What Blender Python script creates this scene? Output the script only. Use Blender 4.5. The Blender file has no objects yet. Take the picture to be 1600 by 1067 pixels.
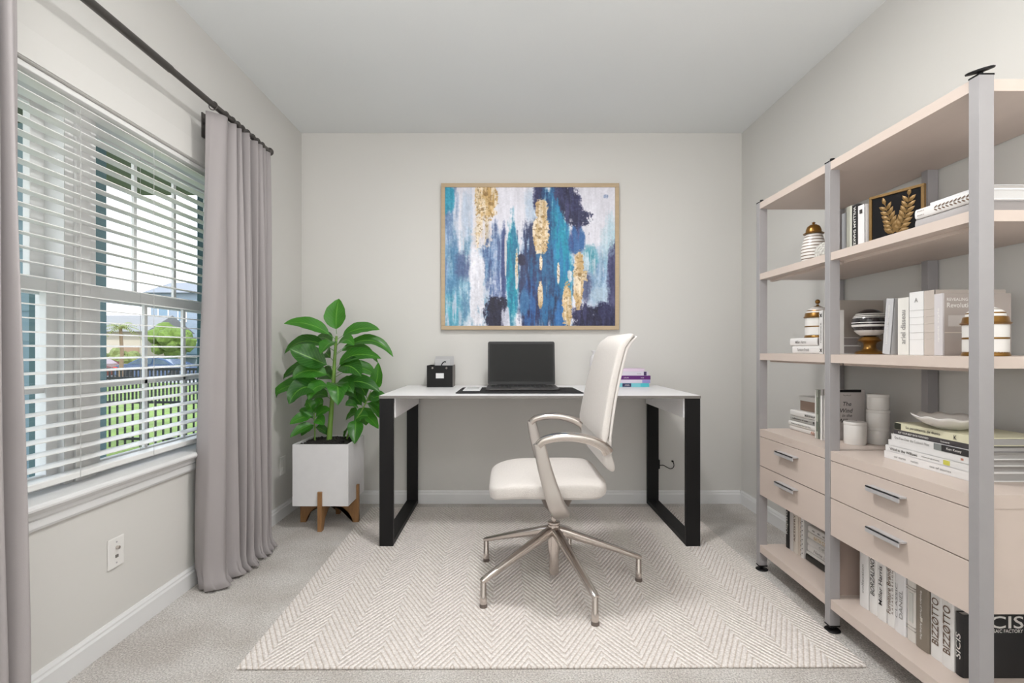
import bpy, bmesh, math, random
import numpy as np
from mathutils import Vector, Matrix

C = bpy.context.scene.collection
S = bpy.context.scene
PI = math.pi
random.seed(7)

# ------------------------------------------------------------------ camera, world, lights, exposure
cam_d = bpy.data.cameras.new('camera')
cam_d.sensor_width = 36.0
cam_d.lens = 18.0
cam_d.shift_x = 0.005
cam_d.shift_y = 0.0078
cam_d.clip_start = 0.03
cam_d.clip_end = 300
cam = bpy.data.objects.new('camera', cam_d)
cam.location = (0, 0, 1.022)
cam.rotation_euler = (PI / 2, 0, 0)
C.objects.link(cam)
S.camera = cam

S.view_settings.view_transform = 'Standard'
S.view_settings.look = 'None'
S.view_settings.gamma = 1.0
S.view_settings.use_curve_mapping = False
S.view_settings.exposure = -0.14

w = bpy.data.worlds.new('world')
S.world = w
w.use_nodes = True
wn, wl = w.node_tree.nodes, w.node_tree.links
bg = wn['Background']
tc = wn.new('ShaderNodeTexCoord'); sx = wn.new('ShaderNodeSeparateXYZ'); cr = wn.new('ShaderNodeValToRGB')
wl.new(tc.outputs['Generated'], sx.inputs[0]); wl.new(sx.outputs['Z'], cr.inputs[0]); wl.new(cr.outputs[0], bg.inputs[0])
cr.color_ramp.elements[0].position = 0.0; cr.color_ramp.elements[0].color = (0.93, 0.96, 1.0, 1)
cr.color_ramp.elements[1].position = 0.9; cr.color_ramp.elements[1].color = (0.62, 0.78, 1.0, 1)
bg.inputs[1].default_value = 3.4

sun = bpy.data.lights.new('sun', 'SUN')
sun.energy = 3.6; sun.angle = math.radians(0.6); sun.color = (1.0, 0.96, 0.88)
so = bpy.data.objects.new('sun', sun); C.objects.link(so)
so.rotation_euler = Vector((0.45, -1.0, 1.25)).to_track_quat('Z', 'Y').to_euler()


def area(name, loc, target, sx_, sy_, power, color, shape='RECTANGLE'):
    l = bpy.data.lights.new(name, 'AREA')
    l.shape = shape; l.size = sx_
    if shape in ('RECTANGLE', 'ELLIPSE'):
        l.size_y = sy_
    l.energy = power; l.color = color
    o = bpy.data.objects.new(name, l); C.objects.link(o)
    o.location = loc
    d = Vector(target) - Vector(loc)
    o.rotation_euler = d.to_track_quat('-Z', 'Y').to_euler()
    return o


# added area light filling the room from behind the camera, no opening there
area('rear_fill', (0.1, -1.15, 1.25), (0.1, 3.0, 1.35), 2.5, 2.1, 7, (1.0, 1.0, 1.0))
# uplight is an added unseen fill thrown at the ceiling behind the camera
area('upward_fill', (0.1, -0.55, 1.15), (0.1, -0.30, 2.46), 2.2, 0.9, 74, (1.0, 1.0, 1.0))
# lamp of the flush ceiling fitting
area('ceiling_lamp_light', (0.12, 1.84, 2.400), (0.12, 1.84, 0), 0.26, 0.26, 25, (1.0, 0.99, 0.98), 'DISK')
area('rear_overhead_fill', (0.45, 0.0, 2.400), (0.45, 0.0, 0), 0.40, 0.40, 11, (1.0, 0.99, 0.98), 'DISK')  # added overhead fill for side walls and carpet, no fitting behind it


# ------------------------------------------------------------------ helpers
def lin(c):
    out = []
    for v in c[:3]:
        v = v / 255.0
        out.append(v / 12.92 if v <= 0.04045 else ((v + 0.055) / 1.055) ** 2.4)
    return (*out, 1.0)


MATS = {}


def mat(name, rgb, rough=0.6, metal=0.0, bump=0.0, bscale=200.0, var=0.0, vscale=6.0, coat=0.0, trans=0.0, spec=0.5, stretch=None):
    if name in MATS:
        return MATS[name]
    m = bpy.data.materials.new(name); m.use_nodes = True
    n, l = m.node_tree.nodes, m.node_tree.links
    b = n['Principled BSDF']
    b.inputs['Base Color'].default_value = lin(rgb)
    b.inputs['Roughness'].default_value = rough
    b.inputs['Metallic'].default_value = metal
    b.inputs['Coat Weight'].default_value = coat
    b.inputs['Specular IOR Level'].default_value = spec
    t = n.new('ShaderNodeTexCoord'); mp = n.new('ShaderNodeMapping')
    l.new(t.outputs['Object'], mp.inputs[0])
    if stretch:
        mp.inputs['Scale'].default_value = stretch
    if var > 0:
        nz = n.new('ShaderNodeTexNoise'); nz.inputs['Scale'].default_value = vscale; nz.inputs['Detail'].default_value = 5
        l.new(mp.outputs[0], nz.inputs['Vector'])
        mx = n.new('ShaderNodeMix'); mx.data_type = 'RGBA'
        a = lin([max(0, v * (1 - var)) for v in rgb]); c2 = lin([min(255, v * (1 + var * 0.8)) for v in rgb])
        mx.inputs[6].default_value = a; mx.inputs[7].default_value = c2
        l.new(nz.outputs['Fac'], mx.inputs[0]); l.new(mx.outputs[2], b.inputs['Base Color'])
    if bump > 0:
        nb = n.new('ShaderNodeTexNoise'); nb.inputs['Scale'].default_value = bscale; nb.inputs['Detail'].default_value = 4
        l.new(mp.outputs[0], nb.inputs['Vector'])
        bp = n.new('ShaderNodeBump'); bp.inputs['Strength'].default_value = bump; bp.inputs['Distance'].default_value = 0.01
        l.new(nb.outputs['Fac'], bp.inputs['Height']); l.new(bp.outputs[0], b.inputs['Normal'])
    if trans > 0:
        tr = n.new('ShaderNodeBsdfTranslucent'); tr.inputs[0].default_value = lin(rgb)
        ms = n.new('ShaderNodeMixShader'); ms.inputs[0].default_value = trans
        l.new(b.outputs[0], ms.inputs[1]); l.new(tr.outputs[0], ms.inputs[2]); l.new(ms.outputs[0], n['Material Output'].inputs[0])
    MATS[name] = m
    return m


def tag(o, label=None, cat=None, group=None, kind=None):
    if label: o['label'] = label
    if cat: o['category'] = cat
    if group: o['group'] = group
    if kind: o['kind'] = kind
    return o


def thing(name, label, cat, loc=(0, 0, 0), rz=0.0, group=None):
    o = bpy.data.objects.new(name, None); C.objects.link(o)
    o.empty_display_size = 0.05
    o.location = loc; o.rotation_euler = (0, 0, rz)
    return tag(o, label, cat, group)


def obj(name, bm, m, parent=None, smooth=False, bevel=0.0, seg=2, recalc=True, angle=40):
    if recalc:
        bmesh.ops.recalc_face_normals(bm, faces=bm.faces)
    me = bpy.data.meshes.new(name); bm.to_mesh(me); bm.free()
    if smooth:
        for p in me.polygons: p.use_smooth = True
        try:
            me.set_sharp_from_angle(angle=math.radians(angle))
        except Exception:
            pass
    if m is not None:
        for mm in (m if isinstance(m, (list, tuple)) else [m]): me.materials.append(mm)
    o = bpy.data.objects.new(name, me); C.objects.link(o)
    if parent is not None: o.parent = parent
    if bevel > 0:
        md = o.modifiers.new('bevel', 'BEVEL'); md.width = bevel; md.segments = seg; md.limit_method = 'ANGLE'; md.angle_limit = math.radians(35)
        md.harden_normals = False
    return o


def NB(): return bmesh.new()


def box(bm, x0, x1, y0, y1, z0, z1, M=None, mi=0):
    vs = [bm.verts.new((x, y, z)) for x in (x0, x1) for y in (y0, y1) for z in (z0, z1)]
    if M is not None:
        for v in vs: v.co = M @ v.co
    for f in ((0, 1, 3, 2), (4, 6, 7, 5), (0, 4, 5, 1), (2, 3, 7, 6), (0, 2, 6, 4), (1, 5, 7, 3)):
        fc = bm.faces.new([vs[i] for i in f]); fc.material_index = mi
    return vs


def ring_pts(c, u, v, a, b, n, p):
    out = []
    for i in range(n):
        t = 2 * PI * (i + 0.5) / n
        ct, st = math.cos(t), math.sin(t)
        x = math.copysign(abs(ct) ** (2 / p), ct) * a
        y = math.copysign(abs(st) ** (2 / p), st) * b
        out.append(c + u * x + v * y)
    return out


def loft(bm, secs, n=20, cap=True, mi=0):
    """secs: (center, u, v, a, b, power)"""
    rings = []
    for s in secs:
        c, u, v, a, b = Vector(s[0]), Vector(s[1]).normalized(), Vector(s[2]).normalized(), s[3], s[4]
        p = s[5] if len(s) > 5 else 2
        rings.append([bm.verts.new(q) for q in ring_pts(c, u, v, a, b, n, p)])
    for r0, r1 in zip(rings, rings[1:]):
        for i in range(n):
            f = bm.faces.new((r0[i], r0[(i + 1) % n], r1[(i + 1) % n], r1[i])); f.material_index = mi
    if cap:
        for r in (rings[0], rings[-1]):
            f = bm.faces.new(r); f.material_index = mi
    return rings


def lathe(bm, prof, c=(0, 0, 0), n=32, mi=None, axis=None):
    """prof: list of (r, z) or (r, z, material index of the band that starts here)"""
    c = Vector(c); rings = []
    for q in prof:
        r, z = q[0], q[1]
        if r < 1e-5:
            rings.append([bm.verts.new(c + Vector((0, 0, z)))])
        else:
            rings.append([bm.verts.new(c + Vector((r * math.cos(2 * PI * i / n), r * math.sin(2 * PI * i / n), z))) for i in range(n)])
    for k, (r0, r1) in enumerate(zip(rings, rings[1:])):
        m_ = prof[k][2] if len(prof[k]) > 2 else 0
        for i in range(n):
            j = (i + 1) % n
            if len(r0) == 1 and len(r1) == 1: continue
            if len(r0) == 1: f = bm.faces.new((r0[0], r1[i], r1[j]))
            elif len(r1) == 1: f = bm.faces.new((r0[i], r1[0], r0[j]))
            else: f = bm.faces.new((r0[i], r0[j], r1[j], r1[i]))
            f.material_index = m_
    return rings


def spline(pts, k=8):
    P = [Vector(p) for p in pts]
    P = [P[0] * 2 - P[1]] + P + [P[-1] * 2 - P[-2]]
    out = []
    for i in range(1, len(P) - 2):
        for j in range(k):
            t = j / k
            a, b, c, d = P[i - 1], P[i], P[i + 1], P[i + 2]
            out.append(0.5 * ((2 * b) + (c - a) * t + (2 * a - 5 * b + 4 * c - d) * t * t + (3 * b - a - 3 * c + d) * t ** 3))
    out.append(P[-2])
    return out


def tube(bm, pts, r, n=12, side=None, r2=None, p=2, mi=0):
    """tube along pts; r scalar or list; side = reference side direction"""
    pts = [Vector(q) for q in pts]
    secs = []
    ref = Vector(side) if side else None
    for i, q in enumerate(pts):
        t = (pts[min(i + 1, len(pts) - 1)] - pts[max(i - 1, 0)]).normalized()
        if ref is None:
            ref = t.orthogonal().normalized()
        u = (ref - t * ref.dot(t)).normalized()
        if side is None: ref = u
        v = t.cross(u)
        a = r[i] if isinstance(r, (list, tuple)) else r
        b = a if r2 is None else (r2[i] if isinstance(r2, (list, tuple)) else r2)
        secs.append((q, u, v, a, b, p))
    return loft(bm, secs, n, True, mi)


def text(body, parent, loc, right, up, height, width=None, m=None, name='lettering', shear=0.0, bold=0.0):
    """printed lettering; loc = middle of the text, right/up = its reading and up directions"""
    cu = bpy.data.curves.new('t', 'FONT'); cu.body = body; cu.size = 1.0
    cu.align_x = 'CENTER'; cu.align_y = 'CENTER'; cu.shear = shear; cu.offset = bold; cu.resolution_u = 3
    to = bpy.data.objects.new('t', cu); C.objects.link(to)
    dg = bpy.context.evaluated_depsgraph_get()
    me = bpy.data.meshes.new_from_object(to.evaluated_get(dg))
    bpy.data.objects.remove(to); bpy.data.curves.remove(cu)
    xs = [v.co.x for v in me.vertices]; ys = [v.co.y for v in me.vertices]
    if not xs: return None
    cx, cy = (min(xs) + max(xs)) / 2, (min(ys) + max(ys)) / 2
    sy = height / max(1e-6, max(ys) - min(ys))
    sx_ = sy if width is None else width / max(1e-6, max(xs) - min(xs))
    R, U = Vector(right).normalized(), Vector(up).normalized()
    L = Vector(loc)
    for v in me.vertices:
        v.co = L + R * ((v.co.x - cx) * sx_) + U * ((v.co.y - cy) * sy)
    me.materials.clear(); me.materials.append(m)
    o = bpy.data.objects.new(name, me); C.objects.link(o); o.parent = parent
    return o


# ------------------------------------------------------------------ materials
M_wall = mat('wall_paint', (215, 213, 209), 0.85, bump=0.05, bscale=350, spec=0.25)
M_ceil = mat('ceiling_paint', (228, 230, 230), 0.9, bump=0.08, bscale=260, spec=0.2)
M_white = mat('white_trim', (228, 228, 228), 0.42, bump=0.01)
M_blind = mat('blind_white', (244, 244, 242), 0.4, trans=0.10)
M_vinyl = mat('window_vinyl', (226, 226, 225), 0.45)
M_steel_dark = mat('dark_rod_metal', (84, 80, 77), 0.38, 0.6)
M_black = mat('black_powder_coat', (16, 15, 16), 0.55, spec=0.3)
M_lam = mat('beige_laminate', (205, 190, 180), 0.42, var=0.025, vscale=14, stretch=(1, 0.06, 1), spec=0.4)
M_post = mat('post_grey', (160, 157, 158), 0.42, 0.1, var=0.015, vscale=30)
M_gap = mat('panel_gap', (92, 80, 72), 0.8)
M_chrome = mat('polished_aluminium', (206, 198, 192), 0.16, 1.0)
M_handle = mat('brushed_handle', (186, 184, 185), 0.42, 0.2)
M_fab = mat('chair_fabric', (222, 216, 211), 0.95, bump=0.5, bscale=420, var=0.03, vscale=120, spec=0.2)
M_shell = mat('chair_shell', (214, 209, 205), 0.5)
M_ceramic = mat('white_ceramic', (235, 232, 228), 0.3, coat=0.3)
M_brass = mat('aged_brass', (142, 104, 50), 0.3, 0.75, var=0.1, vscale=30)
M_ink = mat('dark_ink', (62, 58, 56), 0.7)
M_inkbrown = mat('brown_ink', (108, 86, 70), 0.7)
M_inkgrey = mat('grey_ink', (150, 148, 146), 0.7)
M_inkwhite = mat('white_ink', (232, 230, 226), 0.7)
M_pages = mat('page_block', (190, 186, 182), 0.9, bump=0.4, bscale=60, stretch=(60, 1, 1))
M_silk = mat('curtain_cloth', (172, 166, 166), 0.72, bump=0.08, bscale=500, trans=0.18, spec=0.3)
M_silk2 = mat('curtain_cloth_near', (172, 166, 166), 0.72, bump=0.08, bscale=500, trans=0.05, spec=0.3)


def carpet_mat():
    m = bpy.data.materials.new('carpet_pile'); m.use_nodes = True
    n, l = m.node_tree.nodes, m.node_tree.links; b = n['Principled BSDF']
    b.inputs['Roughness'].default_value = 1.0; b.inputs['Specular IOR Level'].default_value = 0.1
    t = n.new('ShaderNodeTexCoord')
    n1 = n.new('ShaderNodeTexNoise'); n1.inputs['Scale'].default_value = 170; n1.inputs['Detail'].default_value = 5; n1.inputs['Roughness'].default_value = 0.8
    n2 = n.new('ShaderNodeTexNoise'); n2.inputs['Scale'].default_value = 3.2; n2.inputs['Detail'].default_value = 6
    n3 = n.new('ShaderNodeTexVoronoi'); n3.inputs['Scale'].default_value = 150
    for q in (n1, n2, n3): l.new(t.outputs['Object'], q.inputs['Vector'])
    r1 = n.new('ShaderNodeValToRGB'); l.new(n1.outputs['Fac'], r1.inputs[0])
    r1.color_ramp.elements[0].position = 0.36; r1.color_ramp.elements[0].color = lin((166, 161, 156))
    r1.color_ramp.elements[1].position = 0.62; r1.color_ramp.elements[1].color = lin((246, 242, 238))
    r2 = n.new('ShaderNodeValToRGB'); l.new(n2.outputs['Fac'], r2.inputs[0])
    r2.color_ramp.elements[0].position = 0.38; r2.color_ramp.elements[0].color = (0.82, 0.80, 0.78, 1)
    r2.color_ramp.elements[1].position = 0.62; r2.color_ramp.elements[1].color = (1, 1, 1, 1)
    mx = n.new('ShaderNodeMix'); mx.data_type = 'RGBA'; mx.blend_type = 'MULTIPLY'; mx.inputs[0].default_value = 1
    l.new(r1.outputs[0], mx.inputs[6]); l.new(r2.outputs[0], mx.inputs[7]); l.new(mx.outputs[2], b.inputs['Base Color'])
    ad = n.new('ShaderNodeMath'); ad.operation = 'ADD'; l.new(n1.outputs['Fac'], ad.inputs[0]); l.new(n3.outputs['Distance'], ad.inputs[1])
    bp = n.new('ShaderNodeBump'); bp.inputs['Strength'].default_value = 0.7; bp.inputs['Distance'].default_value = 0.006
    l.new(ad.outputs[0], bp.inputs['Height']); l.new(bp.outputs[0], b.inputs['Normal'])
    return m


def rug_mat():
    m = bpy.data.materials.new('chevron_weave'); m.use_nodes = True
    n, l = m.node_tree.nodes, m.node_tree.links; b = n['Principled BSDF']
    b.inputs['Roughness'].default_value = 0.95; b.inputs['Specular IOR Level'].default_value = 0.15
    t = n.new('ShaderNodeTexCoord'); s = n.new('ShaderNodeSeparateXYZ'); l.new(t.outputs['Object'], s.inputs[0])

    def mth(op, a, bb=None, c=None):
        q = n.new('ShaderNodeMath'); q.operation = op
        for i, v in enumerate((a, bb, c)):
            if v is None: continue
            if isinstance(v, (int, float)): q.inputs[i].default_value = v
            else: l.new(v, q.inputs[i])
        return q.outputs[0]
    wob = n.new('ShaderNodeTexNoise'); wob.inputs['Scale'].default_value = 45; wob.inputs['Detail'].default_value = 2
    l.new(t.outputs['Object'], wob.inputs['Vector'])
    pp = mth('PINGPONG', mth('ADD', s.outputs['X'], 5.0), 0.123)
    ph = mth('ADD', mth('MULTIPLY', pp, 1.75), s.outputs['Y'])
    ph = mth('ADD', ph, mth('MULTIPLY', wob.outputs['Fac'], 0.006))
    fr = mth('FRACT', mth('DIVIDE', ph, 0.034))
    rib = mth('ABSOLUTE', mth('SUBTRACT', fr, 0.5))       # 0 mid rib .. .5 groove
    # beads along the rib
    nz = n.new('ShaderNodeTexVoronoi'); nz.inputs['Scale'].default_value = 130
    l.new(t.outputs['Object'], nz.inputs['Vector'])
    r = n.new('ShaderNodeValToRGB'); l.new(rib, r.inputs[0])
    r.color_ramp.elements[0].position = 0.31; r.color_ramp.elements[0].color = lin((243, 237, 233))
    r.color_ramp.elements[1].position = 0.47; r.color_ramp.elements[1].color = lin((206, 194, 184))
    sp = n.new('ShaderNodeValToRGB'); l.new(nz.outputs['Distance'], sp.inputs[0])
    sp.color_ramp.elements[0].position = 0.2; sp.color_ramp.elements[0].color = (1, 1, 1, 1)
    sp.color_ramp.elements[1].position = 0.75; sp.color_ramp.elements[1].color = (0.78, 0.77, 0.76, 1)
    mx = n.new('ShaderNodeMix'); mx.data_type = 'RGBA'; mx.blend_type = 'MULTIPLY'; mx.inputs[0].default_value = 1
    l.new(r.outputs[0], mx.inputs[6]); l.new(sp.outputs[0], mx.inputs[7]); l.new(mx.outputs[2], b.inputs['Base Color'])
    h = mth('SUBTRACT', mth('MULTIPLY', mth('COSINE', mth('MULTIPLY', rib, 2 * PI)), 0.5), mth('MULTIPLY', nz.outputs['Distance'], 0.4))
    bp = n.new('ShaderNodeBump'); bp.inputs['Strength'].default_value = 0.8; bp.inputs['Distance'].default_value = 0.004
    l.new(h, bp.inputs['Height']); l.new(bp.outputs[0], b.inputs['Normal'])
    return m


def glass_mat():
    m = bpy.data.materials.new('window_glass'); m.use_nodes = True
    n, l = m.node_tree.nodes, m.node_tree.links
    n.remove(n['Principled BSDF'])
    tr = n.new('ShaderNodeBsdfTransparent'); gl = n.new('ShaderNodeBsdfGlossy'); gl.inputs['Roughness'].default_value = 0.02
    ms = n.new('ShaderNodeMixShader'); ms.inputs[0].default_value = 0.035
    l.new(tr.outputs[0], ms.inputs[1]); l.new(gl.outputs[0], ms.inputs[2])
    l.new(ms.outputs[0], n['Material Output'].inputs[0])
    return m


M_glass = glass_mat()

# ------------------------------------------------------------------ room shell
XL, XR, YB, YF, ZC = -1.366, 1.562, 3.404, -1.3, 2.46
TH = 0.16
bm = NB(); box(bm, XL - TH, XR + TH, YF - 0.1, YB + TH, -0.12, 0.0)
tag(obj('floor', bm, carpet_mat()), 'pale grey cut pile carpet covering the room', kind='structure')
bm = NB(); box(bm, XL - TH, XR + TH, YF - 0.1, YB + TH, ZC, ZC + 0.12)
tag(obj('ceiling', bm, M_ceil), 'flat pale grey ceiling', kind='structure')
bm = NB(); box(bm, XL - TH, XR + TH, YB, YB + TH, 0, ZC)
tag(obj('wall_back', bm, M_wall), 'warm grey wall behind the desk', kind='structure')
bm = NB(); box(bm, XR, XR + TH, YF, YB, 0, ZC)
tag(obj('wall_right', bm, M_wall), 'warm grey wall behind the bookcase', kind='structure')
WY0, WY1, WZ0, WZ1 = 0.79, 2.655, 0.582, 1.848
bm = NB()
box(bm, XL - TH, XL, YF, YB, 0, WZ0); box(bm, XL - TH, XL, YF, YB, WZ1, ZC)
box(bm, XL - TH, XL, YF, WY0, WZ0, WZ1); box(bm, XL - TH, XL, WY1, YB, WZ0, WZ1)
tag(obj('wall_left', bm, M_wall), 'warm grey wall with the window', kind='structure')
bm = NB()
box(bm, XL - TH, XR + TH, YF - 0.1, YF, 0, ZC)
tag(obj('wall_front', bm, M_wall), 'warm grey wall behind the camera', kind='structure')


def baseboard(name, along, a0, a1, base, sgn):
    prof = [(0, 0), (0.014, 0), (0.014, 0.062), (0.010, 0.070), (0.010, 0.076), (0.005, 0.086), (0, 0.086)]
    bm = NB(); rs = []
    for a in (a0, a1):
        r = []
        for d, z in prof:
            r.append(bm.verts.new((a, base - d, z) if along == 'x' else (base + sgn * d, a, z)))
        rs.append(r)
    n = len(prof)
    for i in range(n):
        bm.faces.new((rs[0][i], rs[0][(i + 1) % n], rs[1][(i + 1) % n], rs[1][i]))
    bm.faces.new(rs[0]); bm.faces.new(rs[1])
    tag(obj(name, bm, M_white), 'white moulded baseboard', kind='structure')


baseboard('baseboard_back', 'x', XL + 0.014, XR - 0.014, YB, 1)
baseboard('baseboard_left', 'y', YF, YB, XL, 1)
baseboard('baseboard_right', 'y', YF, YB, XR, -1)

# window trim: head moulding, stool, apron
bm = NB()
for (d, z0, z1) in ((0.0015, 1.849, 1.940), (0.003, 1.850, 1.932), (0.0042, 1.850, 1.920)):
    box(bm, XL, XL + d, WY0 - 0.09, WY1 + 0.09, z0, z1)
tag(obj('trim_1', bm, mat('head_trim', (217, 215, 211), 0.7), bevel=0.001), 'shallow painted moulding over the window', kind='structure')
prof = [(-0.15, 0.562), (0.040, 0.562), (0.045, 0.567), (0.046, 0.573), (0.043, 0.580), (0.038, 0.583), (-0.15, 0.583)]
bm = NB(); rs = [[bm.verts.new((XL + d, y, z)) for d, z in prof] for y in (WY0 - 0.05, WY1 + 0.05)]
for i in range(len(prof)):
    bm.faces.new((rs[0][i], rs[0][(i + 1) % len(prof)], rs[1][(i + 1) % len(prof)], rs[1][i]))
bm.faces.new(rs[0]); bm.faces.new(rs[1])
tag(obj('trim_2', bm, M_white), 'white window stool', kind='structure')
prof = [(0, 0.500), (0.010, 0.500), (0.014, 0.508), (0.014, 0.530), (0.022, 0.538), (0.022, 0.548), (0.030, 0.562), (0, 0.562)]
bm = NB(); rs = [[bm.verts.new((XL + d, y, z)) for d, z in prof] for y in (WY0 - 0.03, WY1 + 0.03)]
for i in range(len(prof)):
    bm.faces.new((rs[0][i], rs[0][(i + 1) % len(prof)], rs[1][(i + 1) % len(prof)], rs[1][i]))
bm.faces.new(rs[0]); bm.faces.new(rs[1])
tag(obj('trim_3', bm, M_white), 'white moulded apron under the window stool', kind='structure')

# the twin window
win = bpy.data.objects.new('window_1', None); C.objects.link(win); win.location = (XL - 0.1, 1.72, WZ0)
tag(win, 'white vinyl twin double hung window with muntins', kind='structure')


def wpart(name, boxes, m, bevel=0.002):
    bm = NB()
    for b in boxes: box(bm, *b)
    o = obj(name, bm, m, win, bevel=bevel); o.matrix_parent_inverse = Matrix.Translation(-win.location)
    return o


XF0, XF1 = -1.535, -1.452
fr = [(XF0, XF1, WY0, WY0 + 0.03, WZ0, WZ1), (XF0, XF1, WY1 - 0.03, WY1, WZ0, WZ1), (XF0, XF1, WY0 + 0.03, 1.665, WZ1 - 0.02, WZ1), (XF0, XF1, 1.795, WY1 - 0.03, WZ1 - 0.02, WZ1),
      (XF0, XF1, WY0 + 0.03, 1.665, WZ0, WZ0 + 0.018), (XF0, XF1, 1.795, WY1 - 0.03, WZ0, WZ0 + 0.018), (XF0, XF1 + 0.012, 1.665, 1.795, WZ0, WZ1), (XF1 + 0.012, XF1 + 0.022, 1.70, 1.76, WZ0, WZ1)]
wpart('window_frame', fr, M_vinyl)
for (g0, g1) in ((0.86, 1.625), (1.842, 2.585)):
    lo = [(-1.485, -1.462, g0 - 0.045, g0, 0.60, 1.25), (-1.485, -1.462, g1, g1 + 0.045, 0.60, 1.25),
          (-1.485, -1.462, g0, g1, 0.60, 0.625), (-1.485, -1.462, g0, g1, 1.205, 1.25)]
    wpart('lower_sash', lo, M_vinyl)
    up = [(-1.528, -1.505, g0 - 0.045, g0 + 0.015, 1.20, 1.83), (-1.528, -1.505, g1 - 0.01, g1 + 0.045, 1.20, 1.83),
          (-1.528, -1.505, g0 + 0.015, g1 - 0.01, 1.20, 1.245), (-1.528, -1.505, g0 + 0.015, g1 - 0.01, 1.80, 1.83)]
    wpart('upper_sash', up, M_vinyl)
    w3 = (g1 - g0) / 3
    mb = []
    for k in (1, 2):
        y = g0 + w3 * k - 0.012 + 0.006
        mb.append((-1.480, -1.468, y - 0.009, y + 0.009, 0.62, 1.21))
        mb.append((-1.523, -1.511, y - 0.009, y + 0.009, 1.24, 1.81))
    mb.append((-1.480, -1.468, g0, g1, 0.884, 0.902))
    wpart('muntin_grid', mb, M_vinyl, 0.001)
    for gx, gz0, gz1 in ((-1.474, 0.62, 1.21), (-1.517, 1.24, 1.81)):
        bm = NB(); bm.faces.new([bm.verts.new((gx, a, b)) for a, b in ((g0 - 0.01, gz0), (g1 + 0.01, gz0), (g1 + 0.01, gz1), (g0 - 0.01, gz1))])
        o = obj('glass_pane', bm, M_glass, win); o.matrix_parent_inverse = Matrix.Translation(-win.location)

# ------------------------------------------------------------------ venetian blind
bl = thing('venetian_blind', 'white slatted venetian blind hanging open in the window', 'blind', (-1.40, 1.72, 1.83))


def lpart(root, name, bm, m, **k):
    o = obj(name, bm, m, root, **k); o.matrix_parent_inverse = Matrix.Translation(-Vector(root.location)) if root.rotation_euler.z == 0 else root.matrix_basis.inverted()
    return o


BY0, BY1 = WY0 + 0.012, WY1 - 0.012
bm = NB(); box(bm, -1.432, -1.378, BY0, BY1, 1.828, 1.846); lpart(bl, 'headrail', bm, M_blind, bevel=0.002)
bm = NB()
zs = []; z = 1.812
while z > 0.66:
    zs.append(z); z -= 0.0410
tilt = math.radians(-4)
for z in zs:
    prev = None
    for k in range(7):
        s = (k / 6 - 0.5) * 0.050
        x = -1.405 + s * math.cos(tilt); zz = z + s * math.sin(tilt) - (s * s) * 2.4
        cur = [bm.verts.new((x, y, zz + dz)) for y in (BY0, BY1) for dz in (0, 0.0026)]
        if prev:
            bm.faces.new((prev[0], cur[0], cur[2], prev[2])); bm.faces.new((prev[1], prev[3], cur[3], cur[1]))
            bm.faces.new((prev[0], prev[1], cur[1], cur[0])); bm.faces.new((prev[2], cur[2], cur[3], prev[3]))
        else:
            bm.faces.new((cur[0], cur[2], cur[3], cur[1]))
        prev = cur
    bm.faces.new((prev[0], prev[1], prev[3], prev[2]))
lpart(bl, 'slats', bm, M_blind)
bm = NB(); box(bm, -1.430, -1.380, BY0, BY1, 0.608, 0.628); lpart(bl, 'bottom_rail', bm, M_blind, bevel=0.003)
for y in (1.05, 1.656, 2.0, 2.42):
    bm = NB()
    for x in (-1.3785, -1.4315):
        tube(bm, [(x, y, 1.80), (x, y, 0.61)], 0.0008, 6)
    lpart(bl, 'ladder_cord', bm, mat('cord_grey', (190, 190, 188), 0.8))

# ------------------------------------------------------------------ curtain rod and curtains
RX, RZ = -1.262, 2.073
rod = thing('curtain_rod', 'dark grey metal curtain rod with a round finial above the window', 'curtain rod', (RX, 1.7, RZ))
bm = NB(); tube(bm, [(RX, 0.45, RZ), (RX, 2.715, RZ)], 0.0125, 16); lpart(rod, 'pole', bm, M_steel_dark, smooth=True)
bm = NB(); tube(bm, [(RX, 0.45, RZ), (RX, 1.92, RZ)], 0.0145, 16); lpart(rod, 'outer_tube', bm, M_steel_dark, smooth=True)
for y, s in ((2.722, 1), (0.44, -1)):
    bm = NB(); bmesh.ops.create_uvsphere(bm, u_segments=20, v_segments=12, radius=0.021)
    bmesh.ops.translate(bm, vec=(RX, y, RZ), verts=bm.verts); lpart(rod, 'finial', bm, M_steel_dark, smooth=True)
for y in (2.300, 0.75):
    bm = NB()
    box(bm, XL, XL + 0.006, y - 0.012, y + 0.012, RZ - 0.10, RZ + 0.01)
    tube(bm, [(XL, y, RZ - 0.035), (RX - 0.02, y, RZ - 0.030), (RX, y, RZ - 0.012)], 0.006, 8)
    lpart(rod, 'bracket', bm, M_steel_dark, smooth=True)


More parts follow.
